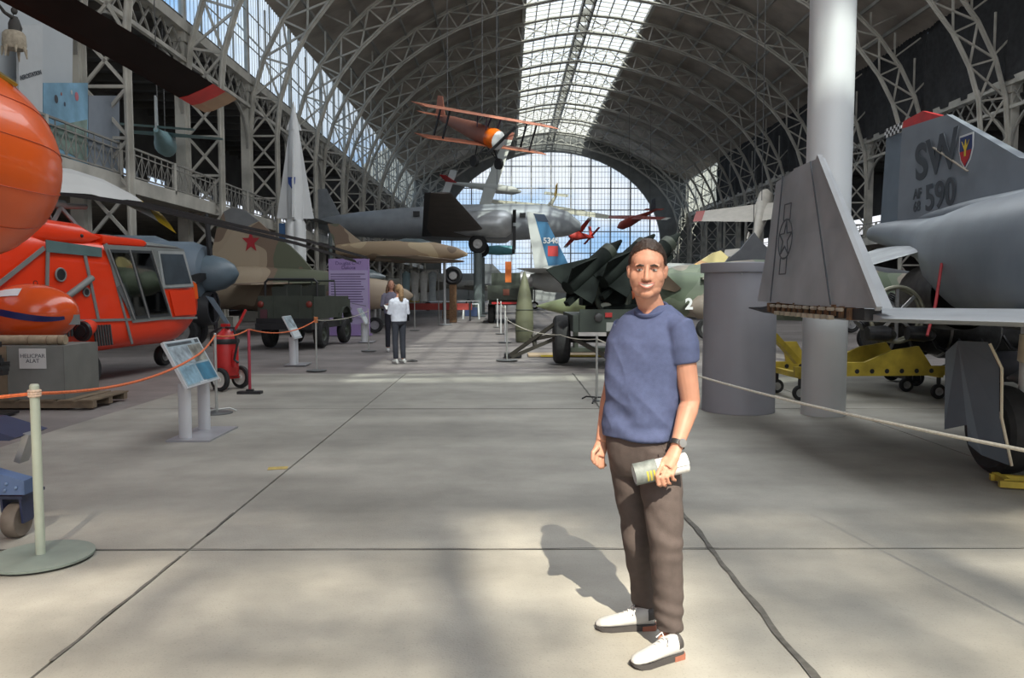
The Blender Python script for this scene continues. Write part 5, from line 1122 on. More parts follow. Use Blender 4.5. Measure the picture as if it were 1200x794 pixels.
for b in (-.85, .85):
    MB().bar(at_(.7, b * .3, -.45), at_(.8, b, -1.25), .06).bar(at_(0, b * .3, -.45), at_(.8, b, -1.25), .05).build('gear_strut', blackm, bpn, None)
    MB().tube([at_(.8, b - .09, -1.3), at_(.8, b + .09, -1.3)], .30, 18).build('wheel', rubber, bpn)
hang(bpn, [at_(.2, -.5, 1.1), at_(.2, .5, 1.1), at_(-3.5, 0, .4)], 23.3 - c.z)
# white glider
def glider(name, label, c, fwd, span, Lf, hs, chord_, body_m, tip_m, top, col2=None, dih=0.0):
    t = thing(name, label, 'glider', c); f, s, u = axes(fwd, span); u = -u if u.z < 0 else u; A = lambda a, b, h: f * a + s * b + u * h
    def fr(a, r, h=0, n=14): return [A(a, r * cos(2 * pi * k / n), h + r * 1.15 * sin(2 * pi * k / n)) for k in range(n)]
    MB().loft([fr(-Lf * .6, .08), fr(-Lf * .2, .25), fr(.1 * Lf, .42), fr(.3 * Lf, .36), fr(.4 * Lf, .08)]).build('fuselage', body_m, t)
    for sg in (-1, 1):
        m = MB(); wing(m, [(A(.1 * Lf, sg * .2, .3), A(.1 * Lf - chord_, sg * .2, .3), .14, u), (A(.08 * Lf, sg * hs, .3 + dih), A(.08 * Lf - chord_ * .55, sg * hs, .3 + dih), .06, u)]); w_ = m.build('wing', body_m, t)
        if tip_m: m = MB(); wing(m, [(A(.085 * Lf, sg * hs * .86, .3 + dih * .86), A(.085 * Lf - chord_ * .62, sg * hs * .86, .3 + dih * .86), .09, u), (A(.08 * Lf + .02, sg * hs, .3 + dih), A(.08 * Lf - chord_ * .57, sg * hs, .3 + dih), .08, u)]); m.build('wing_tip', tip_m, w_)
    MB().prism([A(-Lf * .6, -.03, 0), A(-Lf * .45, -.03, .1), A(-Lf * .55, -.03, 1.2), A(-Lf * .64, -.03, 1.2)], s * .06).build('tail_fin', col2 or body_m, t, None)
    m = MB(); wing(m, [(A(-Lf * .5, b, .15), A(-Lf * .6, b, .15), .05, u) for b in (-1.3, 1.3)]); m.build('tailplane', body_m, t)
    hang(t, [A(.1 * Lf, 0, .4), A(-Lf * .45, 0, .2)], top - c.z)
glw = mat('glider_white', (.60, .60, .55), .45, 0, .06, 1)
glider('white_glider', 'white glider with red tail tilted steeply below the biplane', P(575, 220, 72.0), (.92, -.35, -.16), (.62, .2, .78), 7.6, 6.0, 1.3, glw, mat('tip_brick', (.30, .10, .07), .6), 23.2, red)
glider('cream_glider', 'cream glider hanging level before the end window, above the blue fin', P(640, 247, 78.0), (-.35, -.75, -.55), (1, -.1, .0), 6.0, 6.5, 1.4, mat('glider_cream', (.50, .48, .38), .5, 0, .08), None, 23.6, mat('fin_ochre', (.45, .30, .08), .5))
glider('red_nose_glider', 'red nosed glider with pale wing tips and dark fin before the end window', P(742, 258, 78.0), (-.75, -.5, -.35), (.75, -.25, .12), 5.6, 5.0, 1.2, mat('glider_red', (.30, .05, .035), .5, 0, .1), glw, 21.5, mat('fin_slate', (.12, .13, .15), .5))
glider('small_red_plane', 'small red and white plane hanging low in front of the end window', P(678, 276, 70.0), (-.85, -.5, .05), (.6, -.3, .35), 2.8, 2.2, .7, mat('plane_red', (.52, .05, .04), .5), glw, 24.2)
glider('trainer_plane', 'cream plane with a red wing band hung beside the gallery', P(892, 252, 40.0), (.35, .75, .55), (-1, .1, -.30), 7.0, 3.4, 1.9, mat('plane_cream', (.42, .39, .34), .55, 0, .1), mat('band_red', (.30, .06, .05), .5), 20.5)
glider('gallery_plane', 'pale blue plane hung over the gallery walkway', P(192, 166, 31.0), (-.3, .95, .0), (.95, .3, -.02), 4.0, 2.2, .8, mat('plane_pale_blue', (.22, .37, .40), .5, 0, .08), None, 12.5, mat('plane_pale_grey', (.42, .45, .46), .5))

# ================================================================== on and before the gallery, left
def onx(px, py, X): a, b_ = ray(px, py); t = X / a; return V(X, t, CAM_H + b_ * t)
def gpanel(name, label, cat, quad, X, m_, th=.06):
    pts = [onx(x, y, X) for x, y in quad]; c0 = V(X, pts[0].y, GZ)
    t = thing(name, label, cat, c0); MB().prism([p - c0 for p in pts], (-th, 0, 0)).build('panel', m_, t, None); return t, c0
pw1 = mat('panel_white', (.50, .53, .55), .6, 0, .05, .5)
gpanel('exhibit_partition', 'tall white partition standing on the gallery behind the banner', 'partition', ((-60, -60), (86, -20), (84, 190), (-60, 175)), -13.0, pw1)
tb, c0 = gpanel('lettered_banner', 'white hanging banner lettered AEROSTATION beside the gallery', 'banner', ((22, 30), (50, 28), (50, 155), (22, 140)), -12.60, mat('banner_white', (.54, .56, .57), .6, 0, .04))
text('banner_lettering', 'AEROSTATION', mark, .15, tb, frame(onx(36, 88, -12.59) - c0 + V(.01, 0, 0), (0, 1, .45), (0, 0, 1)), .003, bold=.004)
pt, c0 = gpanel('sky_painting', 'blue painted board with balloons and figures on the gallery', 'painting', ((51, 97), (103, 97), (103, 196), (51, 170)), -12.62, mat('paint_sky', (.20, .38, .52), .6, 0, .3, 1.2))
for px, py, r, cc in ((66, 116, .09, (.05, .05, .06)), (90, 113, .10, (.5, .15, .18)), (84, 108, .05, (.5, .5, .5)), (76, 122, .05, (.06, .08, .12)), (72, 110, .04, (.3, .12, .1))):
    q_ = onx(px, py, -12.61) - c0; MB().lathe([(r, 0), (.001, .006)], 14, q_, 'X', sy=1.3).build('painted_balloon', mat('balloon_%d' % px, cc, .6), pt)
MB().prism([onx(x, y, -12.61) - c0 for x, y in ((52, 150), (102, 140), (102, 190), (52, 165))], (.006, 0, 0)).build('painted_land', mat('paint_green', (.22, .30, .26), .6, 0, .3, 3), pt, None)
gpanel('grey_board', 'plain slate grey board standing next to the blue painting', 'board', ((104, 112), (140, 112), (140, 215), (104, 196)), -12.62, mat('board_slate', (.22, .25, .29), .6, 0, .05))
bk = thing('balloon_basket', 'ragged tan balloon basket with a waving mannequin hung over the gallery', 'balloon basket', onx(17, 58, -12.0)); sB = 21 / 900
MB().lathe([(.22, 0), (.27, .1), (.25, .35), (.20, .42)], 16).build('basket', mat('wicker_tan', (.42, .36, .27), .8, 0, .25, 12, bump=.3), bk)
for k in range(7): a = 2 * pi * k / 7; MB().tube([(.24 * cos(a), .24 * sin(a), .05), (.27 * cos(a), .27 * sin(a), -.12 - .05 * (k % 3))], [.05, .015], 6).build('ragged_fringe', MATS['wicker_tan'], bk)
mq = MB(); mq.tube([(0, 0, .38), (.02, 0, .6), (.03, 0, .78)], [.12, .13, .07], 12); mq.ell((.03, 0, .92), (.07, .08, .09), 12, 8); mq.tube([(.02, -.1, .74), (-.02, -.3, .78), (-.05, -.48, .92)], [.05, .04, .03], 8); mq.tube([(.02, .1, .74), (.05, .2, .55), (.1, .1, .45)], [.05, .04, .03], 8)
mq.build('mannequin', mat('mannequin_dark', (.06, .055, .05), .7), bk, 60); MB().tube([(0, 0, .42), (0, 0, 7.0 - 1.0)], .012, 5).build('cord', wire, bk)

# ================================================================== far clutter at the end of the aisle
rkY = 37.0
cl = thing('clothes_rack', 'steel rack hung with pale flight suits behind the women', 'rack', (P(492, 340, rkY).x, rkY, 0))
MB().tube([(-.9, 0, 0), (-.9, 0, 2.6), (.9, 0, 2.6), (.9, 0, 0)], .03, 8).build('rack_frame', steel, cl)
for k, cc in enumerate(((.25, .36, .40), (.46, .47, .46), (.50, .51, .50), (.30, .34, .36))):
    x = -.65 + .42 * k; MB().loft([[V(x + w_ * cos(t), .10 * sin(t), z) for t in [2 * pi * q / 12 for q in range(12)]] for z, w_ in ((1.1, .17), (1.6, .16), (2.1, .18), (2.42, .20), (2.52, .06))]).build('flight_suit', mat('suit_%d' % k, cc, .8, 0, .1, 6), cl)
cb = thing('low_barrier', 'red barrier board with a yellow end along the aisle', 'barrier', (P(520, 340, 41).x, 41.0, 0))
MB().box((-.3, 0, .75), (3.6, .06, .35)).build('red_board', mat('board_red', (.36, .05, .04), .5), cb, None); MB().box((-2.0, 0, 1.05), (1.4, .06, .12)).build('yellow_board', yellow, cb, None); MB().box((.2, 0, 1.05), (3.4, .05, .06)).build('grey_rail', steel, cb, None)
for x in (-1.9, 0, 1.4): MB().box((x, 0, .5), (.08, .3, 1.0)).build('foot', blackm, cb, None)
wt_ = thing('white_trestle', 'small white trestle stand at the foot of the green pole', 'trestle', (P(552, 340, 43).x, 43.0, 0))
MB().tube([(-.45, -.2, 0), (-.4, 0, .85), (.4, 0, .85), (.45, -.2, 0)], .05, 8).tube([(-.45, .2, 0), (-.4, 0, .85)], .05, 8).tube([(.45, .2, 0), (.4, 0, .85)], .05, 8).build('trestle_frame', white, wt_)
MB().box((0, .05, .42), (.7, .1, .5)).build('blue_panel', mat('panel_navy', (.03, .05, .12), .5), wt_, None)
ch = thing('wooden_crate', 'brown slatted crate beside the white trestle', 'crate', (P(527, 340, 43).x, 43.0, 0))
for k in range(4): MB().box((0, -.3, .14 + .24 * k), (.8, .04, .2)).build('slat', mat('crate_brown', (.16, .09, .045), .7), ch, None)
MB().box((0, 0, .48), (.76, .56, .92)).build('crate_body', mat('crate_dark', (.09, .06, .035), .8), ch, None)
eng = thing('display_engine', 'dark ring engine on a brown stand below the sand jet', 'engine', (P(531, 340, 39).x, 39.0, 0))
MB().torus((0, 0, 2.35), .36, .12, 24, 8, 'Y').build('engine_ring', blackm, eng); MB().lathe([(.2, -.1), (.28, .2), (.1, .5)], 16, (0, 0, 2.35), 'Y').build('engine_core', steel, eng); MB().box((0, 0, .95), (.35, .5, 1.9)).build('stand', brown, eng, None)
trk = thing('army_truck', 'dark green army truck with open bed far along the aisle', 'truck', (P(598, 340, 38).x, 38.0, 0))
MB().box((0, 2.2, 1.05), (2.1, 5.4, .3)).build('chassis', olive, trk, None); MB().box((0, 4.0, 1.9), (2.0, 1.5, 1.3)).build('cab', olive, trk, None); MB().box((0, .9, 1.5), (2.2, 3.6, .7)).build('bed', olive, trk, None); MB().box((0, 4.8, 1.5), (1.7, .9, .7)).build('bonnet', olive, trk, None)
for x in (-.95, .95):
    for y in (.2, 1.4, 4.3): wheel(trk, (x, y, .5), .5, .3, 'X', .5, olive)
MB().box((-.2, -.92, 1.52), (.3, .01, .3)).build('unit_sign', mat('sign_rust', (.25, .08, .05), .6), trk, None); MB().box((0, -.93, 1.0), (1.8, .03, .1)).build('red_bar', red, trk, None)
MB().box((-.1, -.6, 2.5), (.3, .1, 1.0)).build('orange_flag', mat('flag_orange', (.75, .18, .03), .6), trk, None)
cnp = thing('canoe_float', 'turquoise float hull hung in front of the far wall', 'hull', P(577, 293, 84.0)); MB().loft([superring(0, 0, .05 + .5 * k, .05 + .5 * k, x, 14, 2, 'X') for x, k in ((-2.4, 0), (-1.2, .7), (.6, 1), (2.2, .9), (2.5, .3))]).build('hull', mat('turquoise', (.10, .30, .34), .5), cnp); hang(cnp, [V(-1, 0, .4), V(1.5, 0, .5)], 23.2 - P(577, 293, 84.0).z)
# rows of aircraft and vehicles beneath the galleries, dark shapes seen between the exhibits
random.seed(5)
names = ['olive cargo trailer parked beneath the gallery', 'green generator cart parked beneath the gallery']
def far_plane(px, Y, z, L, cc, label, nm):
    t = thing(nm, label, 'airplane', (P(px, 340, Y).x, Y, 0)); mm = mat('far_%s' % nm, cc, .5, 0, .15, 2)
    MB().loft([superring(0, z, hw * .6, hw * .6, x * L, 16, 2.2, 'X') for x, hw in ((-.55, .1), (-.4, .5), (0, 1.0), (.3, .9), (.45, .5), (.52, .05))]).build('fuselage', mm, t)
    MB().prism([V(-.55 * L, -.06, z), V(-.56 * L, -.06, z + 1.7), V(-.46 * L, -.06, z + 1.7), V(-.32 * L, -.06, z + .3)], (0, .12, 0)).build('tail_fin', mm, t, None)
    for s in (-1, 1): m = MB(); wing(m, [((.12 * L, s * .3, z - .1), (-.15 * L, s * .3, z - .1), .2, (0, 0, 1)), ((-.02 * L, s * 4.0, z), (-.12 * L, s * 4.0, z), .08, (0, 0, 1))]); m.build('wing', mm, t)
    for x in (-.1, .3): MB().tube([(x * L, 0, z - .4), (x * L, 0, .35)], .06, 8).build('gear_leg', steel, t); wheel(t, (x * L, 0, .35), .35, .2, 'Y')
far_plane(462, 62, 2.0, 9, (.20, .19, .16), 'drab plane parked far behind the women', 'drab_plane')
far_plane(640, 66, 2.2, 10, (.16, .17, .18), 'slate plane parked far behind the blue fin', 'slate_plane')
far_plane(560, 84, 2.2, 10, (.34, .33, .30), 'pale plane parked near the end wall', 'pale_plane')
far_plane(735, 60, 2.0, 10, (.10, .12, .15), 'dark blue plane parked beyond the missile trailer', 'navy_plane')
far_plane(810, 46, 2.0, 9, (.10, .12, .14), 'slate blue plane parked behind the cream fin', 'slate_blue_plane')
far_plane(960, 42, 2.2, 10, (.17, .18, .18), 'grey plane parked behind the white column', 'grey_plane')
far_plane(255, 40, 1.9, 9, (.13, .13, .12), 'charcoal plane parked behind the red star jet', 'charcoal_plane')  # one even dark grey colour

# ================================================================== people
TMP = bpy.data.scenes.new('tmp_build')
def organic(mb, voxel, iters, name, m_, parent, disp=None, factor=.5, adapt=0.0):
    me = mb.mesh(name); o = bpy.data.objects.new(name, me); TMP.collection.objects.link(o)
    r = o.modifiers.new('r', 'REMESH'); r.mode = 'VOXEL'; r.voxel_size = voxel; r.adaptivity = adapt
    if iters: s = o.modifiers.new('s', 'SMOOTH'); s.factor = factor; s.iterations = iters
    vl = TMP.view_layers[0]; vl.update(); dg = vl.depsgraph
    me2 = bpy.data.meshes.new_from_object(o.evaluated_get(dg), depsgraph=dg); me2.name = name
    bpy.data.objects.remove(o)
    if disp:
        nv = [v.normal.copy() for v in me2.vertices]
        for v, n in zip(me2.vertices, nv): v.co = v.co + n * disp(v.co)
    me2.materials.clear(); me2.materials.append(m_)
    for p in me2.polygons: p.use_smooth = True
    return link(name, me2, parent)
skin = mat('skin', (0.53, 0.27, 0.185), 0.5, 0, 0.07, 14, spec=.35)
skin.node_tree.nodes['Principled BSDF'].inputs['Subsurface Weight'].default_value = .12
skin.node_tree.nodes['Principled BSDF'].inputs['Subsurface Radius'].default_value = (.012, .005, .003)
shirtm = mat('tshirt_blue', (0.074, 0.094, 0.19), 0.85, 0, 0.10, 40, bump=.12, bscale=300)
pantm = mat('trouser_taupe', (0.078, 0.060, 0.055), 0.85, 0, 0.10, 30, bump=.12, bscale=260)
hairm = mat('hair_brown', (0.026, 0.013, 0.008), 0.6, 0, 0.35, 60, bump=.25, bscale=160)
MY = 3.40
def m3(px, py, dy=0.0): return P(px, py, MY + dy)
base = V(m3(757, 600).x, MY, 0)
man = thing('person', 'man in blue t-shirt, taupe trousers and white sneakers holding rolled paper', 'person', base)
L_ = lambda v: Vector(v) - base
def q3(px, py, dy=0.0): return L_(m3(px, py, dy))
lf = V(.80, -.60, 0); fw = V(-.60, -.80, 0)
def ring(c, a, b, n=28, e=2.3, tilt=0.0):
    out = []
    for k in range(n):
        t = 2 * pi * k / n; cc, ss = cos(t), sin(t)
        u = a * math.copysign(abs(cc) ** (2 / e), cc); v = b * math.copysign(abs(ss) ** (2 / e), ss)
        out.append(c + lf * u + fw * v + V(0, 0, tilt * u))
    return out
# ---- joints
shL, elL, wrL = q3(797, 385, -.12), q3(809, 470, -.12), q3(793, 523, -.215)
shR, elR, wrR = q3(731, 386, .13), q3(717, 458, .17), q3(705, 517, .08)
hipL, knL, anL = q3(771, 535, -.06), q3(780, 622, -.13), q3(784, 738, -.10)
hipR, knR, anR = q3(735, 530, .06), q3(747, 620, .06), q3(756, 712, .17)
neck0, headc = q3(764, 366, .0), q3(758.5, 317, -.04)
# ---- head frame
hyaw = radians(11); hf = V(-sin(hyaw), -cos(hyaw), -.03).normalized(); hl_ = V(cos(hyaw), -sin(hyaw), -.02).normalized(); hu = hl_.cross(hf) * -1
if hu.z < 0: hu = -hu
HM = Matrix((hl_, hf, hu)).transposed()
def hp(x, y, z): return headc + HM @ V(x, y, z)
def hell(mb, c, r, nu=18, nv=12): return mb.ell(hp(*c), r, nu, nv, HM)
b = MB()
hell(b, (0, -.022, .038), (.079, .098, .088), 28, 18)
hell(b, (0, .020, -.032), (.0755, .070, .080), 28, 18)
hell(b, (0, .040, .035), (.062, .045, .045))
hell(b, (0, .056, -.096), (.032, .030, .024)); hell(b, (0, .030, -.078), (.063, .050, .037))
for s in (-1, 1):
    hell(b, (s * .045, .049, -.026), (.028, .027, .031)); hell(b, (s * .040, .010, -.060), (.027, .040, .036))
    hell(b, (s * .027, .070, .020), (.028, .013, .008)); hell(b, (s * .013, .094, -.036), (.009, .011, .008))
    hell(b, (s * .080, -.012, -.004), (.009, .018, .029)); hell(b, (s * .084, -.018, .008), (.007, .013, .015)); hell(b, (s * .077, -.010, -.024), (.008, .010, .012))
b.tube([hp(0, .078, .018), hp(0, .094, -.008), hp(0, .106, -.030)], [.009, .010, .0125], 12); hell(b, (0, .106, -.034), (.013, .012, .011))
hell(b, (0, .074, -.062), (.034, .015, .020))
# neck, torso, arms, legs
b.tube([hp(0, -.015, -.05), hp(0, -.02, -.10), neck0 + V(0, .01, .02), neck0 + V(0, 0, -.07)], [.056, .054, .058, .075], 18)
b.loft([ring(q3(757, y, 0), a_, b_, 20) for y, a_, b_ in ((378, .11, .07), (400, .155, .10), (450, .145, .095), (505, .14, .09), (540, .15, .1))])
for a_, c_, d_ in ((shL, elL, wrL), (shR, elR, wrR)):
    b.tube([a_, a_.lerp(c_, .5), c_, c_.lerp(d_, .22), c_.lerp(d_, .6), d_], [.055, .049, .042, .044, .036, .0275], 16)
for a_, c_, d_ in ((hipL, knL, anL), (hipR, knR, anR)): b.tube([a_, c_, d_, d_ + V(-.02, -.02, -.05)], [.065, .05, .038, .036], 12)
# left hand: back of the hand to the viewer, fingers closed over the roll
ph = lambda px, py, dy: q3(px, py, dy)
b.tube([wrL, ph(788, 535, -.232), ph(781, 547, -.245)], [.027, .034, .033], 14, flat=.75)
b.ell(ph(783, 543, -.238), (.036, .022, .034), 16, 10)
fing = [((775.0, 546), (769.5, 557), (771.5, 567.5)), ((780.5, 549), (775.5, 559.5), (777.5, 567.5)), ((786.0, 549.5), (781.5, 559), (783.0, 565)), ((791.0, 547.5), (787.5, 556), (788.5, 561))]
for (x0, y0), (x1, y1), (x2, y2) in fing:
    b.tube([ph(x0 + 1, y0 - 5, -.240), ph(x0, y0, -.258), ph(x1, y1, -.268), ph(x2, y2, -.256), ph(x2 + 3, y2 + 1.5, -.225)], [.0095, .0100, .0092, .0085, .007], 10)
b.tube([ph(782, 538, -.215), ph(771, 543, -.20), ph(767, 551, -.185), ph(768, 558, -.18)], [.014, .0125, .011, .008], 10)
# right hand, hanging relaxed, thumb toward the viewer
b.tube([wrR, ph(703, 526, .075), ph(701, 534, .065)], [.026, .033, .030], 14, flat=.6)
for k, (x0, x1, x2, y2) in enumerate(((697, 695.5, 699, 546), (700, 699, 702, 548.5), (703.5, 703, 705, 548), (706.5, 706.5, 707.5, 545.5))):
    b.tube([ph(x0, 530, .06 + .008 * k), ph(x1, 538, .045 + .01 * k), ph(x2, y2 - 2, .045 + .012 * k), ph(x2 + 2.5, y2, .06 + .012 * k)], [.010, .0095, .0085, .007], 10)
b.tube([ph(701, 523, .05), ph(695, 530, .03), ph(694.5, 538, .025), ph(697, 543, .03)], [.014, .0115, .010, .008], 10)
body_o = organic(b, .0036, 4, 'body', skin, man)
# ---- face details
fm = lambda n, c, r=.5: mat(n, c, r, 0, 0.05, 20)
for s in (-1, 1):
    ez = .003
    MB().ell(hp(s * .0305, .0765, ez), (.0125, .008, .0052), 14, 8, HM).build('eye', fm('eye_white', (.50, .46, .43), .2), man)
    MB().ell(hp(s * .0305 - .001, .0825, ez), (.0055, .0035, .0050), 12, 8, HM).build('iris', fm('iris_grey', (.05, .05, .05), .15), man)
    MB().tube([hp(s * .017, .0805, ez + .0045), hp(s * .030, .0860, ez + .0078), hp(s * .044, .0750, ez + .004)], [.0022, .003, .002], 8).build('eyelid', fm('lid_skin', (.36, .165, .12)), man)
    MB().tube([hp(s * .013, .0905, .0205), hp(s * .030, .0895, .0245), hp(s * .048, .0725, .0185)], [.0036, .0046, .0026], 8).build('eyebrow', hairm, man)
    MB().tube([hp(s * .040, .077, -.038), hp(s * .043, .073, -.052), hp(s * .041, .070, -.066)], [.001, .0013, .0008], 6).build('smile_line', fm('line_skin', (.50, .24, .17)), man)
    MB().ell(hp(s * .0075, .1035, -.0440), (.0028, .0026, .0018), 8, 6, HM).build('nostril', fm('nostril_dark', (.26, .10, .07)), man)
arc = lambda x, z0, k: z0 + k * (x / .031) ** 2
xs = [-.034 + .068 * i / 10 for i in range(11)]; yy = lambda x: .0972 - 10 * x * x
tm = MB().loft([[hp(x, yy(x) - .0015, arc(x, -.0550, .0035)), hp(x, yy(x) - .0015, arc(x, -.0685, .0140))] for x in xs], cap=False, closed=False)
tm.build('teeth', fm('teeth_white', (.72, .68, .62), .25), man)
MB().tube([hp(x, yy(x), arc(x, -.0535, .0030)) for x in xs], [.0012 + .0018 * (1 - (x / .035) ** 2) for x in xs], 8).build('upper_lip', fm('lip', (.52, .20, .16), .4), man)
MB().tube([hp(x, yy(x) - .001, arc(x, -.0712, .0165)) for x in xs], [.0012 + .0030 * (1 - (x / .035) ** 2) for x in xs], 8).build('lower_lip', fm('lip', (.52, .20, .16), .4), man)
# ---- hair: short crop, cut along the hairline
hm = MB(); NU, NV = 120, 60; vs = {}; vl_ = []; fs_ = []
def hair_keep(x, y, z):
    if z > .100: return True
    if y > .030: return z > .078 + .020 * (1 - min(1, abs(x) / .07)) * 1.0 - .25 * max(0, .058 - y) 
    if y > -.012: return z > .028 - .4 * (.03 - y) * .5
    return z > -.055 + (.0 if y < -.05 else 1.2 * (y + .05))
for i in range(NV + 1):
    for j in range(NU):
        t = -pi / 2 + pi * i / NV; a = 2 * pi * j / NU
        d = V(cos(t) * cos(a), cos(t) * sin(a), sin(t)); n_ = .003 * noise.noise(d * 7) + .0018 * noise.noise(V(d.x * 40, d.y * 12, d.z * 20))
        up = max(0, d.z); p = V(d.x * (.0835 + n_), -.022 + d.y * (.103 + n_), .038 + d.z * (.0905 + n_ + .013 * up)); vs[i, j] = len(vl_); vl_.append((p, hp(*p)))
for i in range(NV):
    for j in range(NU):
        q = [vs[i, j], vs[i, (j + 1) % NU], vs[i + 1, (j + 1) % NU], vs[i + 1, j]]
        c = sum((vl_[k][0] for k in q), V(0, 0, 0)) / 4
        if hair_keep(*c): fs_.append(tuple(q))
hm.add([p[1] for p in vl_], fs_); ho = hm.build('hair', hairm, man, 180)
# ---- t-shirt
tsh = MB()
rows = [(357.5, 768, .066, .055, .015), (362, 767, .090, .062, .012), (368, 766, .130, .075, .01), (376, 764, .160, .092, .0), (387, 761.5, .176, .108, 0), (400, 759, .186, .120, 0), (420, 756.5, .180, .122, 0), (445, 754, .172, .118, 0), (470, 752, .168, .116, 0), (495, 750.5, .168, .118, 0), (511, 750, .172, .122, 0)]
tsh.loft([ring(q3(x, y, .0 + d), a_, b_, 32, 2.35) for y, x, a_, b_, d in rows])
for a_, c_, end, r0, r1 in ((shL, elL, .46, .070, .0605), (shR, elR, .50, .066, .060)):
    e = a_.lerp(c_, end); tsh.tube([q3(765, 371, .0).lerp(a_, .55), a_ + V(0, 0, .004), a_.lerp(c_, .22), e], [r0 * .6, r0 * .88, r0, r1], 20)
def shirt_disp(p):
    w_ = p.copy(); z = p.z
    f1 = noise.noise(V(w_.x * 9 + w_.z * 5, w_.y * 9, w_.z * 4)) * .008
    f2 = noise.noise(V(w_.x * 6 - w_.z * 9, w_.y * 6 + 4, w_.z * 16)) * .006 * max(0, min(1, (1.25 - z) / .25))
    f3 = sin(w_.z * 55 + w_.x * 22 + 3 * noise.noise(w_ * 6)) * .0035 * max(0, min(1, (1.12 - z) / .15))
    rg_ = (1 - 2 * abs(noise.noise(V(w_.x * 7 + w_.z * 6, w_.y * 7 - w_.z * 3, w_.z * 4.5 + 2)))) ; f4 = .009 * rg_ * max(0, min(1, (1.42 - z) / .3))
    return f1 + f2 * 1.3 + f3 + f4
sh_o = organic(tsh, .0055, 8, 'tshirt', shirtm, man, shirt_disp)
# collar and hem bands
cpts = []
for k in range(28):
    t = 2 * pi * k / 28; c = neck0 + V(-.004, -.010, .004); cpts.append(c + lf * .070 * cos(t) + fw * (.064 * sin(t)) + V(0, 0, -.028 * sin(t) + .010))
MB().tube(cpts + [cpts[0]], .0085, 8, flat=1.3).build('collar', mat('tshirt_rib', (.06, .078, .165), .85, 0, .08, 50), sh_o)
# ---- trousers
tr = MB()
tr.loft([ring(q3(x, y, d), a_, b_, 28, 2.4) for y, x, a_, b_, d in ((503, 751, .158, .110, 0), (516, 751.5, .162, .114, 0), (532, 753, .162, .116, 0), (548, 755, .150, .108, 0), (556, 753, .13, .09, 0))])
for hip, kn, an, r in ((hipL, knL, anL, (.098, .094, .082, .074, .066, .064)), (hipR, knR, anR, (.092, .088, .075, .069, .060, .058))):
    tr.tube([hip + V(0, 0, .03), hip.lerp(kn, .35), hip.lerp(kn, .8), kn + V(0, 0, -.06), kn.lerp(an, .6), an + V(0, 0, .012)], r, 22)
def pant_disp(p):
    z = p.z; low = max(0, min(1, (.42 - z) / .3)); kn = max(0, 1 - abs(z - .52) / .16)
    return noise.noise(V(p.x * 10, p.y * 10, p.z * 5)) * .007 + sin(p.z * 60 + p.x * 30 + 5 * noise.noise(p * 5)) * (.0035 * low + .004 * kn) + noise.noise(V(p.x * 7 + p.z * 12, p.y * 7, p.z * 14)) * .005
tr_o = organic(tr, .006, 7, 'trousers', pantm, man, pant_disp)
# shadowless details: pocket seam and side seam
MB().tube([q3(706 + 70, 522, -.20), q3(783, 540, -.215)], .0022, 6).build('pocket_seam', mat('seam_taupe', (.09, .07, .063), .9), tr_o)
# ---- sneakers
shoe_w = mat('sneaker_white', (0.50, 0.50, 0.49), 0.6, 0, 0.06, 30, bump=.1, bscale=400); shoe_s = mat('sneaker_sole', (0.055, 0.05, 0.05), 0.7, 0, 0.1, 20); shoe_g = mat('sneaker_gum', (0.30, 0.11, 0.07), 0.6, 0, .1, 20)
def sneaker(heel, toe):
    heel, toe = Vector(heel), Vector(toe); d = (toe - heel); Ls = d.length; d.normalize(); s = V(-d.y, d.x, 0)
    t = thing('sneaker', None, None); t.parent = man; t.location = heel
    def rg(u, wd, h0, h1, off=0, n=20): 
        c = d * (Ls * u) + s * off; return [c + s * (wd * cos(2 * pi * k / n)) + V(0, 0, h0 + (h1 - h0) * (.5 + .5 * sin(2 * pi * k / n))) for k in range(n)]
    so_ = MB().loft([[d * (Ls * u) + s * (w_ * q) + V(0, 0, z) for q, z in ((-1, lo), (1, lo), (1.04, hi), (-1.04, hi))] for u, w_, lo, hi in ((-.02, .022, .012, .028), (.03, .033, .003, .028), (.25, .036, 0, .027), (.5, .039, 0, .024), (.75, .045, 0, .021), (.9, .038, .004, .022), (.985, .020, .013, .026))]).build('sole', shoe_s, t, 50)
    MB().loft([[d * (Ls * u) + s * (w_ * q) + V(0, 0, z) for q, z in ((-1, lo), (1, lo), (1.0, hi), (-1.0, hi))] for u, w_, lo, hi in ((-.045, .018, .006, .024), (.0, .036, -.001, .024), (.22, .038, -.001, .022))]).build('heel_piece', shoe_g, so_, 50)
    u_ = MB(); u_.loft([rg(u, wd, .016, h) for u, wd, h in ((.0, .026, .075), (.05, .034, .098), (.18, .037, .105), (.32, .038, .098), (.48, .040, .080), (.64, .043, .066), (.8, .042, .056), (.92, .032, .046), (.985, .014, .034))])
    up = organic(u_, .004, 3, 'upper', shoe_w, t)
    MB().loft([rg(u, wd, .030, h) for u, wd, h in ((-.012, .022, .085), (.04, .036, .103), (.12, .0395, .098))]).build('heel_counter', shoe_s, up, 50)
    for k in range(5):
        u = .36 + .075 * k; h = .097 - .0095 * k - .010; wv = .020
        pts = [d * (Ls * u) + s * (wv * q) + V(0, 0, h + .008 - .012 * abs(q) ** 2 + .004) for q in (-1, -.5, 0, .5, 1)]
        MB().tube(pts, .0030, 6).build('lace', white, up)
    MB().tube([d * Ls * .34 + V(0, 0, .098), d * Ls * .33 + s * .03 + V(0, 0, .108), d * Ls * .39 + s * .045 + V(0, 0, .085)], .003, 6).tube([d * Ls * .34 + V(0, 0, .098), d * Ls * .30 - s * .03 + V(0, 0, .108), d * Ls * .38 - s * .042 + V(0, 0, .085)], .003, 6).build('lace_bow', white, up)
sneaker(L_(G(797, 768)), L_(G(740, 783)))
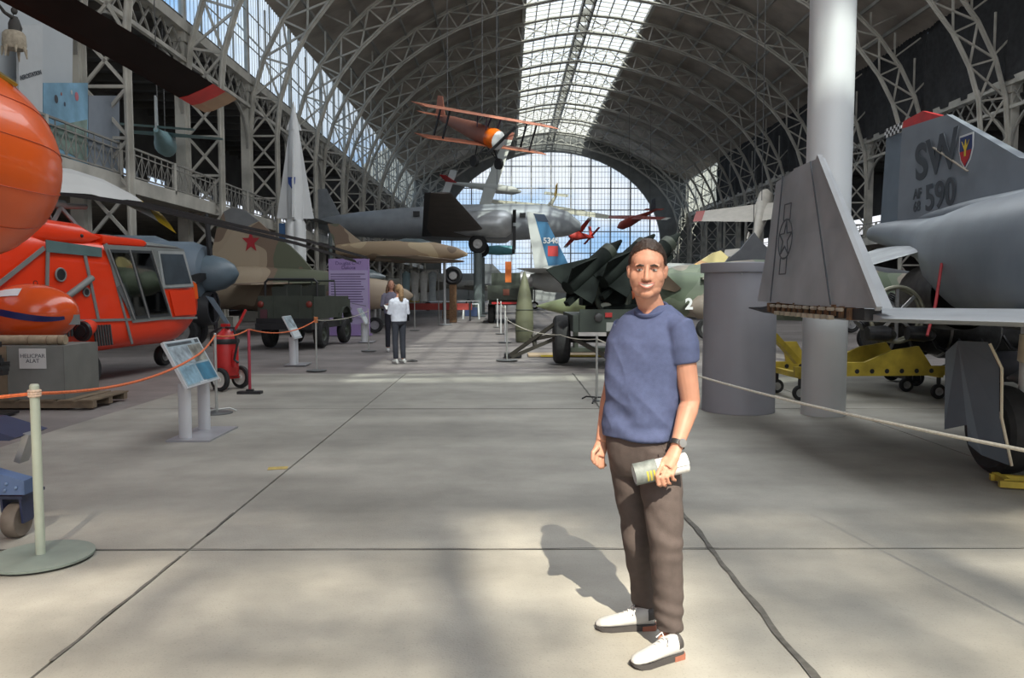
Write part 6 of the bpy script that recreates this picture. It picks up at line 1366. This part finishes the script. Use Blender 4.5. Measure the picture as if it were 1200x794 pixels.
sneaker(L_(G(766, 735)), L_(G(697, 737)))
# ---- watch
wd_ = (wrL - elL).normalized(); wc = wrL.lerp(elL, .06)
wa = wd_.cross(V(0, -1, 0)).normalized(); wb = wd_.cross(wa).normalized()
wt = MB(); rings = []
for k in range(28):
    t = 2 * pi * k / 28; r0 = .0300; p = wc + wa * r0 * cos(t) + wb * r0 * sin(t); o_ = (p - wc).normalized()
    rings.append([p + wd_ * .0105, p + o_ * .003 + wd_ * .0105, p + o_ * .003 - wd_ * .0105, p - wd_ * .0105])
rings.append(rings[0]); wt.loft(rings, cap=False); wo_ = wt.build('watch_strap', blackm, man, 50)
fn = V(.35, -.93, .1).normalized(); fc = wc + (fn - wd_ * fn.dot(wd_)).normalized() * .034
Mf = frame(fc, fn.cross(wd_), wd_)
wf = MB().lathe([(.0185, -.004), (.0185, .004), (.016, .006), (.001, .006)], 28); wfo = wf.build('watch_case', steel, wo_, 30); wfo.matrix_local = Mf
wf = MB().lathe([(.0150, .0065), (.001, .0068)], 28); wfo2 = wf.build('watch_face', fm('dial', (.34, .33, .27), .3), wo_, 30); wfo2.matrix_local = Mf
# ---- rolled brochure in the left hand
ra, rb = m3(743, 556, -.232), m3(805, 541.5, -.215)
pr = thing('rolled_brochure', 'rolled white brochure with grey and yellow print held in hand', 'brochure', ra)
dv = rb - ra; Ld = dv.length; dvn = dv.normalized(); u1 = dvn.cross(V(0, 0, 1)).normalized(); u2 = u1.cross(dvn)
def roll(a, b_, r, extra=.35, n=44, t0=0.0):
    m = MB(); rg = []
    for k in range(n + 1):
        t = t0 + (2 * pi + extra * 6) * k / n; rr = r * (1 - (.16 if extra else 0) * k / n); rg.append([dvn * (Ld * a) + (u1 * cos(t) * .82 + u2 * sin(t)) * rr, dvn * (Ld * b_) + (u1 * cos(t) * .82 + u2 * sin(t)) * rr])
    return m.loft(rg, cap=False, closed=False)
roll(0, 1, .0450).build('sheet', mat('paper_bright', (.66, .66, .65), .6, 0, .03), pr, 60)
roll(.0, .42, .0466, 0).build('cover_print', mat('cover_grey', (.17, .19, .18), .6, 0, .35, 30), pr, 60)
for a_ in (.20, .26, .32):
    m = MB(); rg = []
    for k in range(9):
        t = -.75 + 1.0 * k / 8; rg.append([dvn * (Ld * a_) + (u1 * cos(t) * .82 + u2 * sin(t)) * .0480, dvn * (Ld * (a_ + .035)) + (u1 * cos(t) * .82 + u2 * sin(t)) * .0480])
    m.loft(rg, cap=False, closed=False).build('yellow_line', mat('print_yellow', (.42, .36, .05), .6), pr, 60)
# ---- two women talking by the banner
def woman(gx, gy, hpx, label, face_dir, top_c, pant_c, hair_c, hair_len, hold):
    g = G(gx, gy); H = P(gx, hpx, g.y).z; k = H / 1.70; t = thing('person', label, 'person', (g.x, g.y, 0), atan2(face_dir[1], face_dir[0]) - pi / 2)
    S = lambda *a: V(*a) * k
    # local frame: +y is where she faces, +x is her right
    b = MB()
    b.ell(S(0, .01, 1.585), (.072 * k, .088 * k, .108 * k), 16, 12); b.ell(S(0, .055, 1.545), (.05 * k, .05 * k, .065 * k), 12, 8); b.ell(S(0, .108, 1.565), (.012 * k, .016 * k, .018 * k), 8, 6)
    b.tube([S(0, 0, 1.5), S(0, -.01, 1.40)], [.047 * k, .055 * k], 12)
    b.loft([[S(a_ * cos(q), b_ * sin(q), z) for q in [2 * pi * i / 18 for i in range(18)]] for z, a_, b_ in ((.84, .13, .09), (.95, .15, .10), (1.1, .12, .085), (1.28, .14, .095), (1.38, .13, .08), (1.43, .06, .05))])
    for s in (-1, 1):
        el = S(s * .21, .02, 1.08); wr = S(s * .10, .26, 1.12); b.tube([S(s * .16, 0, 1.36), el, wr], [.05 * k, .038 * k, .026 * k], 12)
        b.ell(wr + S(-s * .01, .05, .0), (.03 * k, .045 * k, .018 * k), 10, 8)
        for q in range(4): b.tube([wr + S(-s * (.028 - .014 * q), .08, 0), wr + S(-s * (.034 - .015 * q), .12, .008), wr + S(-s * (.036 - .015 * q), .145, -.004)], [.0085 * k, .008 * k, .0065 * k], 8)
        b.tube([wr + S(s * .02, .03, .01), wr + S(s * .012, .075, .03)], [.010 * k, .007 * k], 8)
        b.tube([S(s * .08, 0, .86), S(s * .085, .01, .46), S(s * .085, -.02, .07)], [.07 * k, .05 * k, .032 * k], 12)
    organic(b, .007, 3, 'body', skin, t)
    tp_ = MB(); tp_.loft([[S(a_ * cos(q), b_ * sin(q), z) for q in [2 * pi * i / 22 for i in range(22)]] for z, a_, b_ in ((.90, .175, .125), (1.0, .185, .13), (1.15, .175, .125), (1.28, .18, .125), (1.36, .165, .10), (1.42, .08, .065))])
    for s in (-1, 1): tp_.tube([S(s * .12, 0, 1.36), S(s * .165, 0, 1.33), S(s * .215, .02, 1.08), S(s * .135, .18, 1.11)], [.055 * k, .066 * k, .056 * k, .042 * k], 14)
    organic(tp_, .009, 4, 'sweater', mat('top_' + label[:14], top_c, .9, 0, .08, 20), t, lambda p: .006 * noise.noise(p * 14))
    pt_ = MB(); pt_.ell(S(0, 0, .90), (.165 * k, .12 * k, .12 * k), 18, 10)
    for s in (-1, 1): pt_.tube([S(s * .08, 0, .90), S(s * .088, .012, .48), S(s * .088, -.015, .10)], [.085 * k, .064 * k, .056 * k], 14)
    organic(pt_, .009, 3, 'trousers', mat('pant_' + label[:14], pant_c, .9, 0, .1, 20), t)
    for s in (-1, 1):
        sh = MB().loft([[S(s * .09 + w_ * cos(q), y, h * (.5 + .5 * sin(q))) for q in [2 * pi * i / 14 for i in range(14)]] for y, w_, h in ((-.09, .025, .07), (-.05, .038, .10), (.04, .04, .085), (.12, .042, .055), (.165, .02, .03))]).build('sneaker', shoe_w, t, 60)
    hr_ = MB(); hr_.ell(S(0, -.022, 1.605), (.084 * k, .094 * k, .102 * k), 18, 12)
    if hair_len == 'long':
        hr_.tube([S(-.06, -.03, 1.58), S(-.085, .0, 1.44), S(-.09, .03, 1.30)], [.045 * k, .05 * k, .03 * k], 12); hr_.tube([S(.06, -.03, 1.58), S(.085, .0, 1.44), S(.09, .03, 1.30)], [.045 * k, .05 * k, .03 * k], 12); hr_.tube([S(0, -.07, 1.6), S(0, -.10, 1.45), S(0, -.10, 1.30)], [.07 * k, .08 * k, .05 * k], 12)
    else: hr_.tube([S(0, -.06, 1.62), S(0, -.12, 1.58), S(0, -.12, 1.45), S(.01, -.105, 1.34)], [.06 * k, .055 * k, .06 * k, .035 * k], 12)
    organic(hr_, .008, 2, 'hair', mat('hair_' + label[:14], hair_c, .6, 0, .3, 40, bump=.4, bscale=120), t, lambda p: -.012 if False else .005 * noise.noise(p * 30))
    # cut the face free: hair only behind the brow
    for ch in t.children:
        if ch.name.startswith('hair'):
            bm2 = bmesh.new(); bm2.from_mesh(ch.data); dl_ = [v for v in bm2.verts if v.co.y > (.055 if v.co.z > 1.62 * k else .035) * k and v.co.z < 1.655 * k and abs(v.co.x) < .064 * k]
            bmesh.ops.delete(bm2, geom=dl_, context='VERTS'); bm2.to_mesh(ch.data); bm2.free()
    for s in (-1, 1): MB().ell(S(s * .028, .088, 1.59), (.011 * k, .006 * k, .006 * k), 8, 6).build('eye', fm('eye_dark', (.06, .04, .035), .3), t)
    MB().ell(S(0, .099, 1.515), (.022 * k, .006 * k, .006 * k), 10, 6).build('mouth', fm('lip', (.52, .20, .16), .4), t)
    # open booklet in both hands
    if hold:
        bkm = Matrix.Translation(t.location) @ Matrix.Rotation(t.rotation_euler.z, 4, 'Z'); pos = bkm @ S(0, .40, 1.19)
        bkl = thing('open_booklet', hold, 'booklet', pos, t.rotation_euler.z)
        for s in (-1, 1): MB().box((s * .075, 0, 0), (.15, .2, .008), rx=.5, ry=-s * .2).build('page', MATS['paper_bright'], bkl, None)
    return t
woman(468, 425, 333, 'woman in white sweatshirt and black trousers with tied fair hair', (-.55, .83), (.50, .52, .60), (.018, .02, .03), (.20, .12, .06), 'tied', 'open white booklet in the hands of the woman in white')
woman(459, 411, 328, 'woman in grey lavender top with long brown hair facing her friend', (.25, -.97), (.20, .19, .25), (.02, .02, .03), (.12, .055, .025), 'long', None)
bg_ = thing('shoulder_bag', 'small black bag strap lying by the white sneakers', 'bag', G(483, 424)); MB().tube([(-.12, 0, .02), (0, .03, .03), (.12, 0, .02)], [.015, .03, .012], 8).build('strap', blackm, bg_)
bpy.data.scenes.remove(TMP)
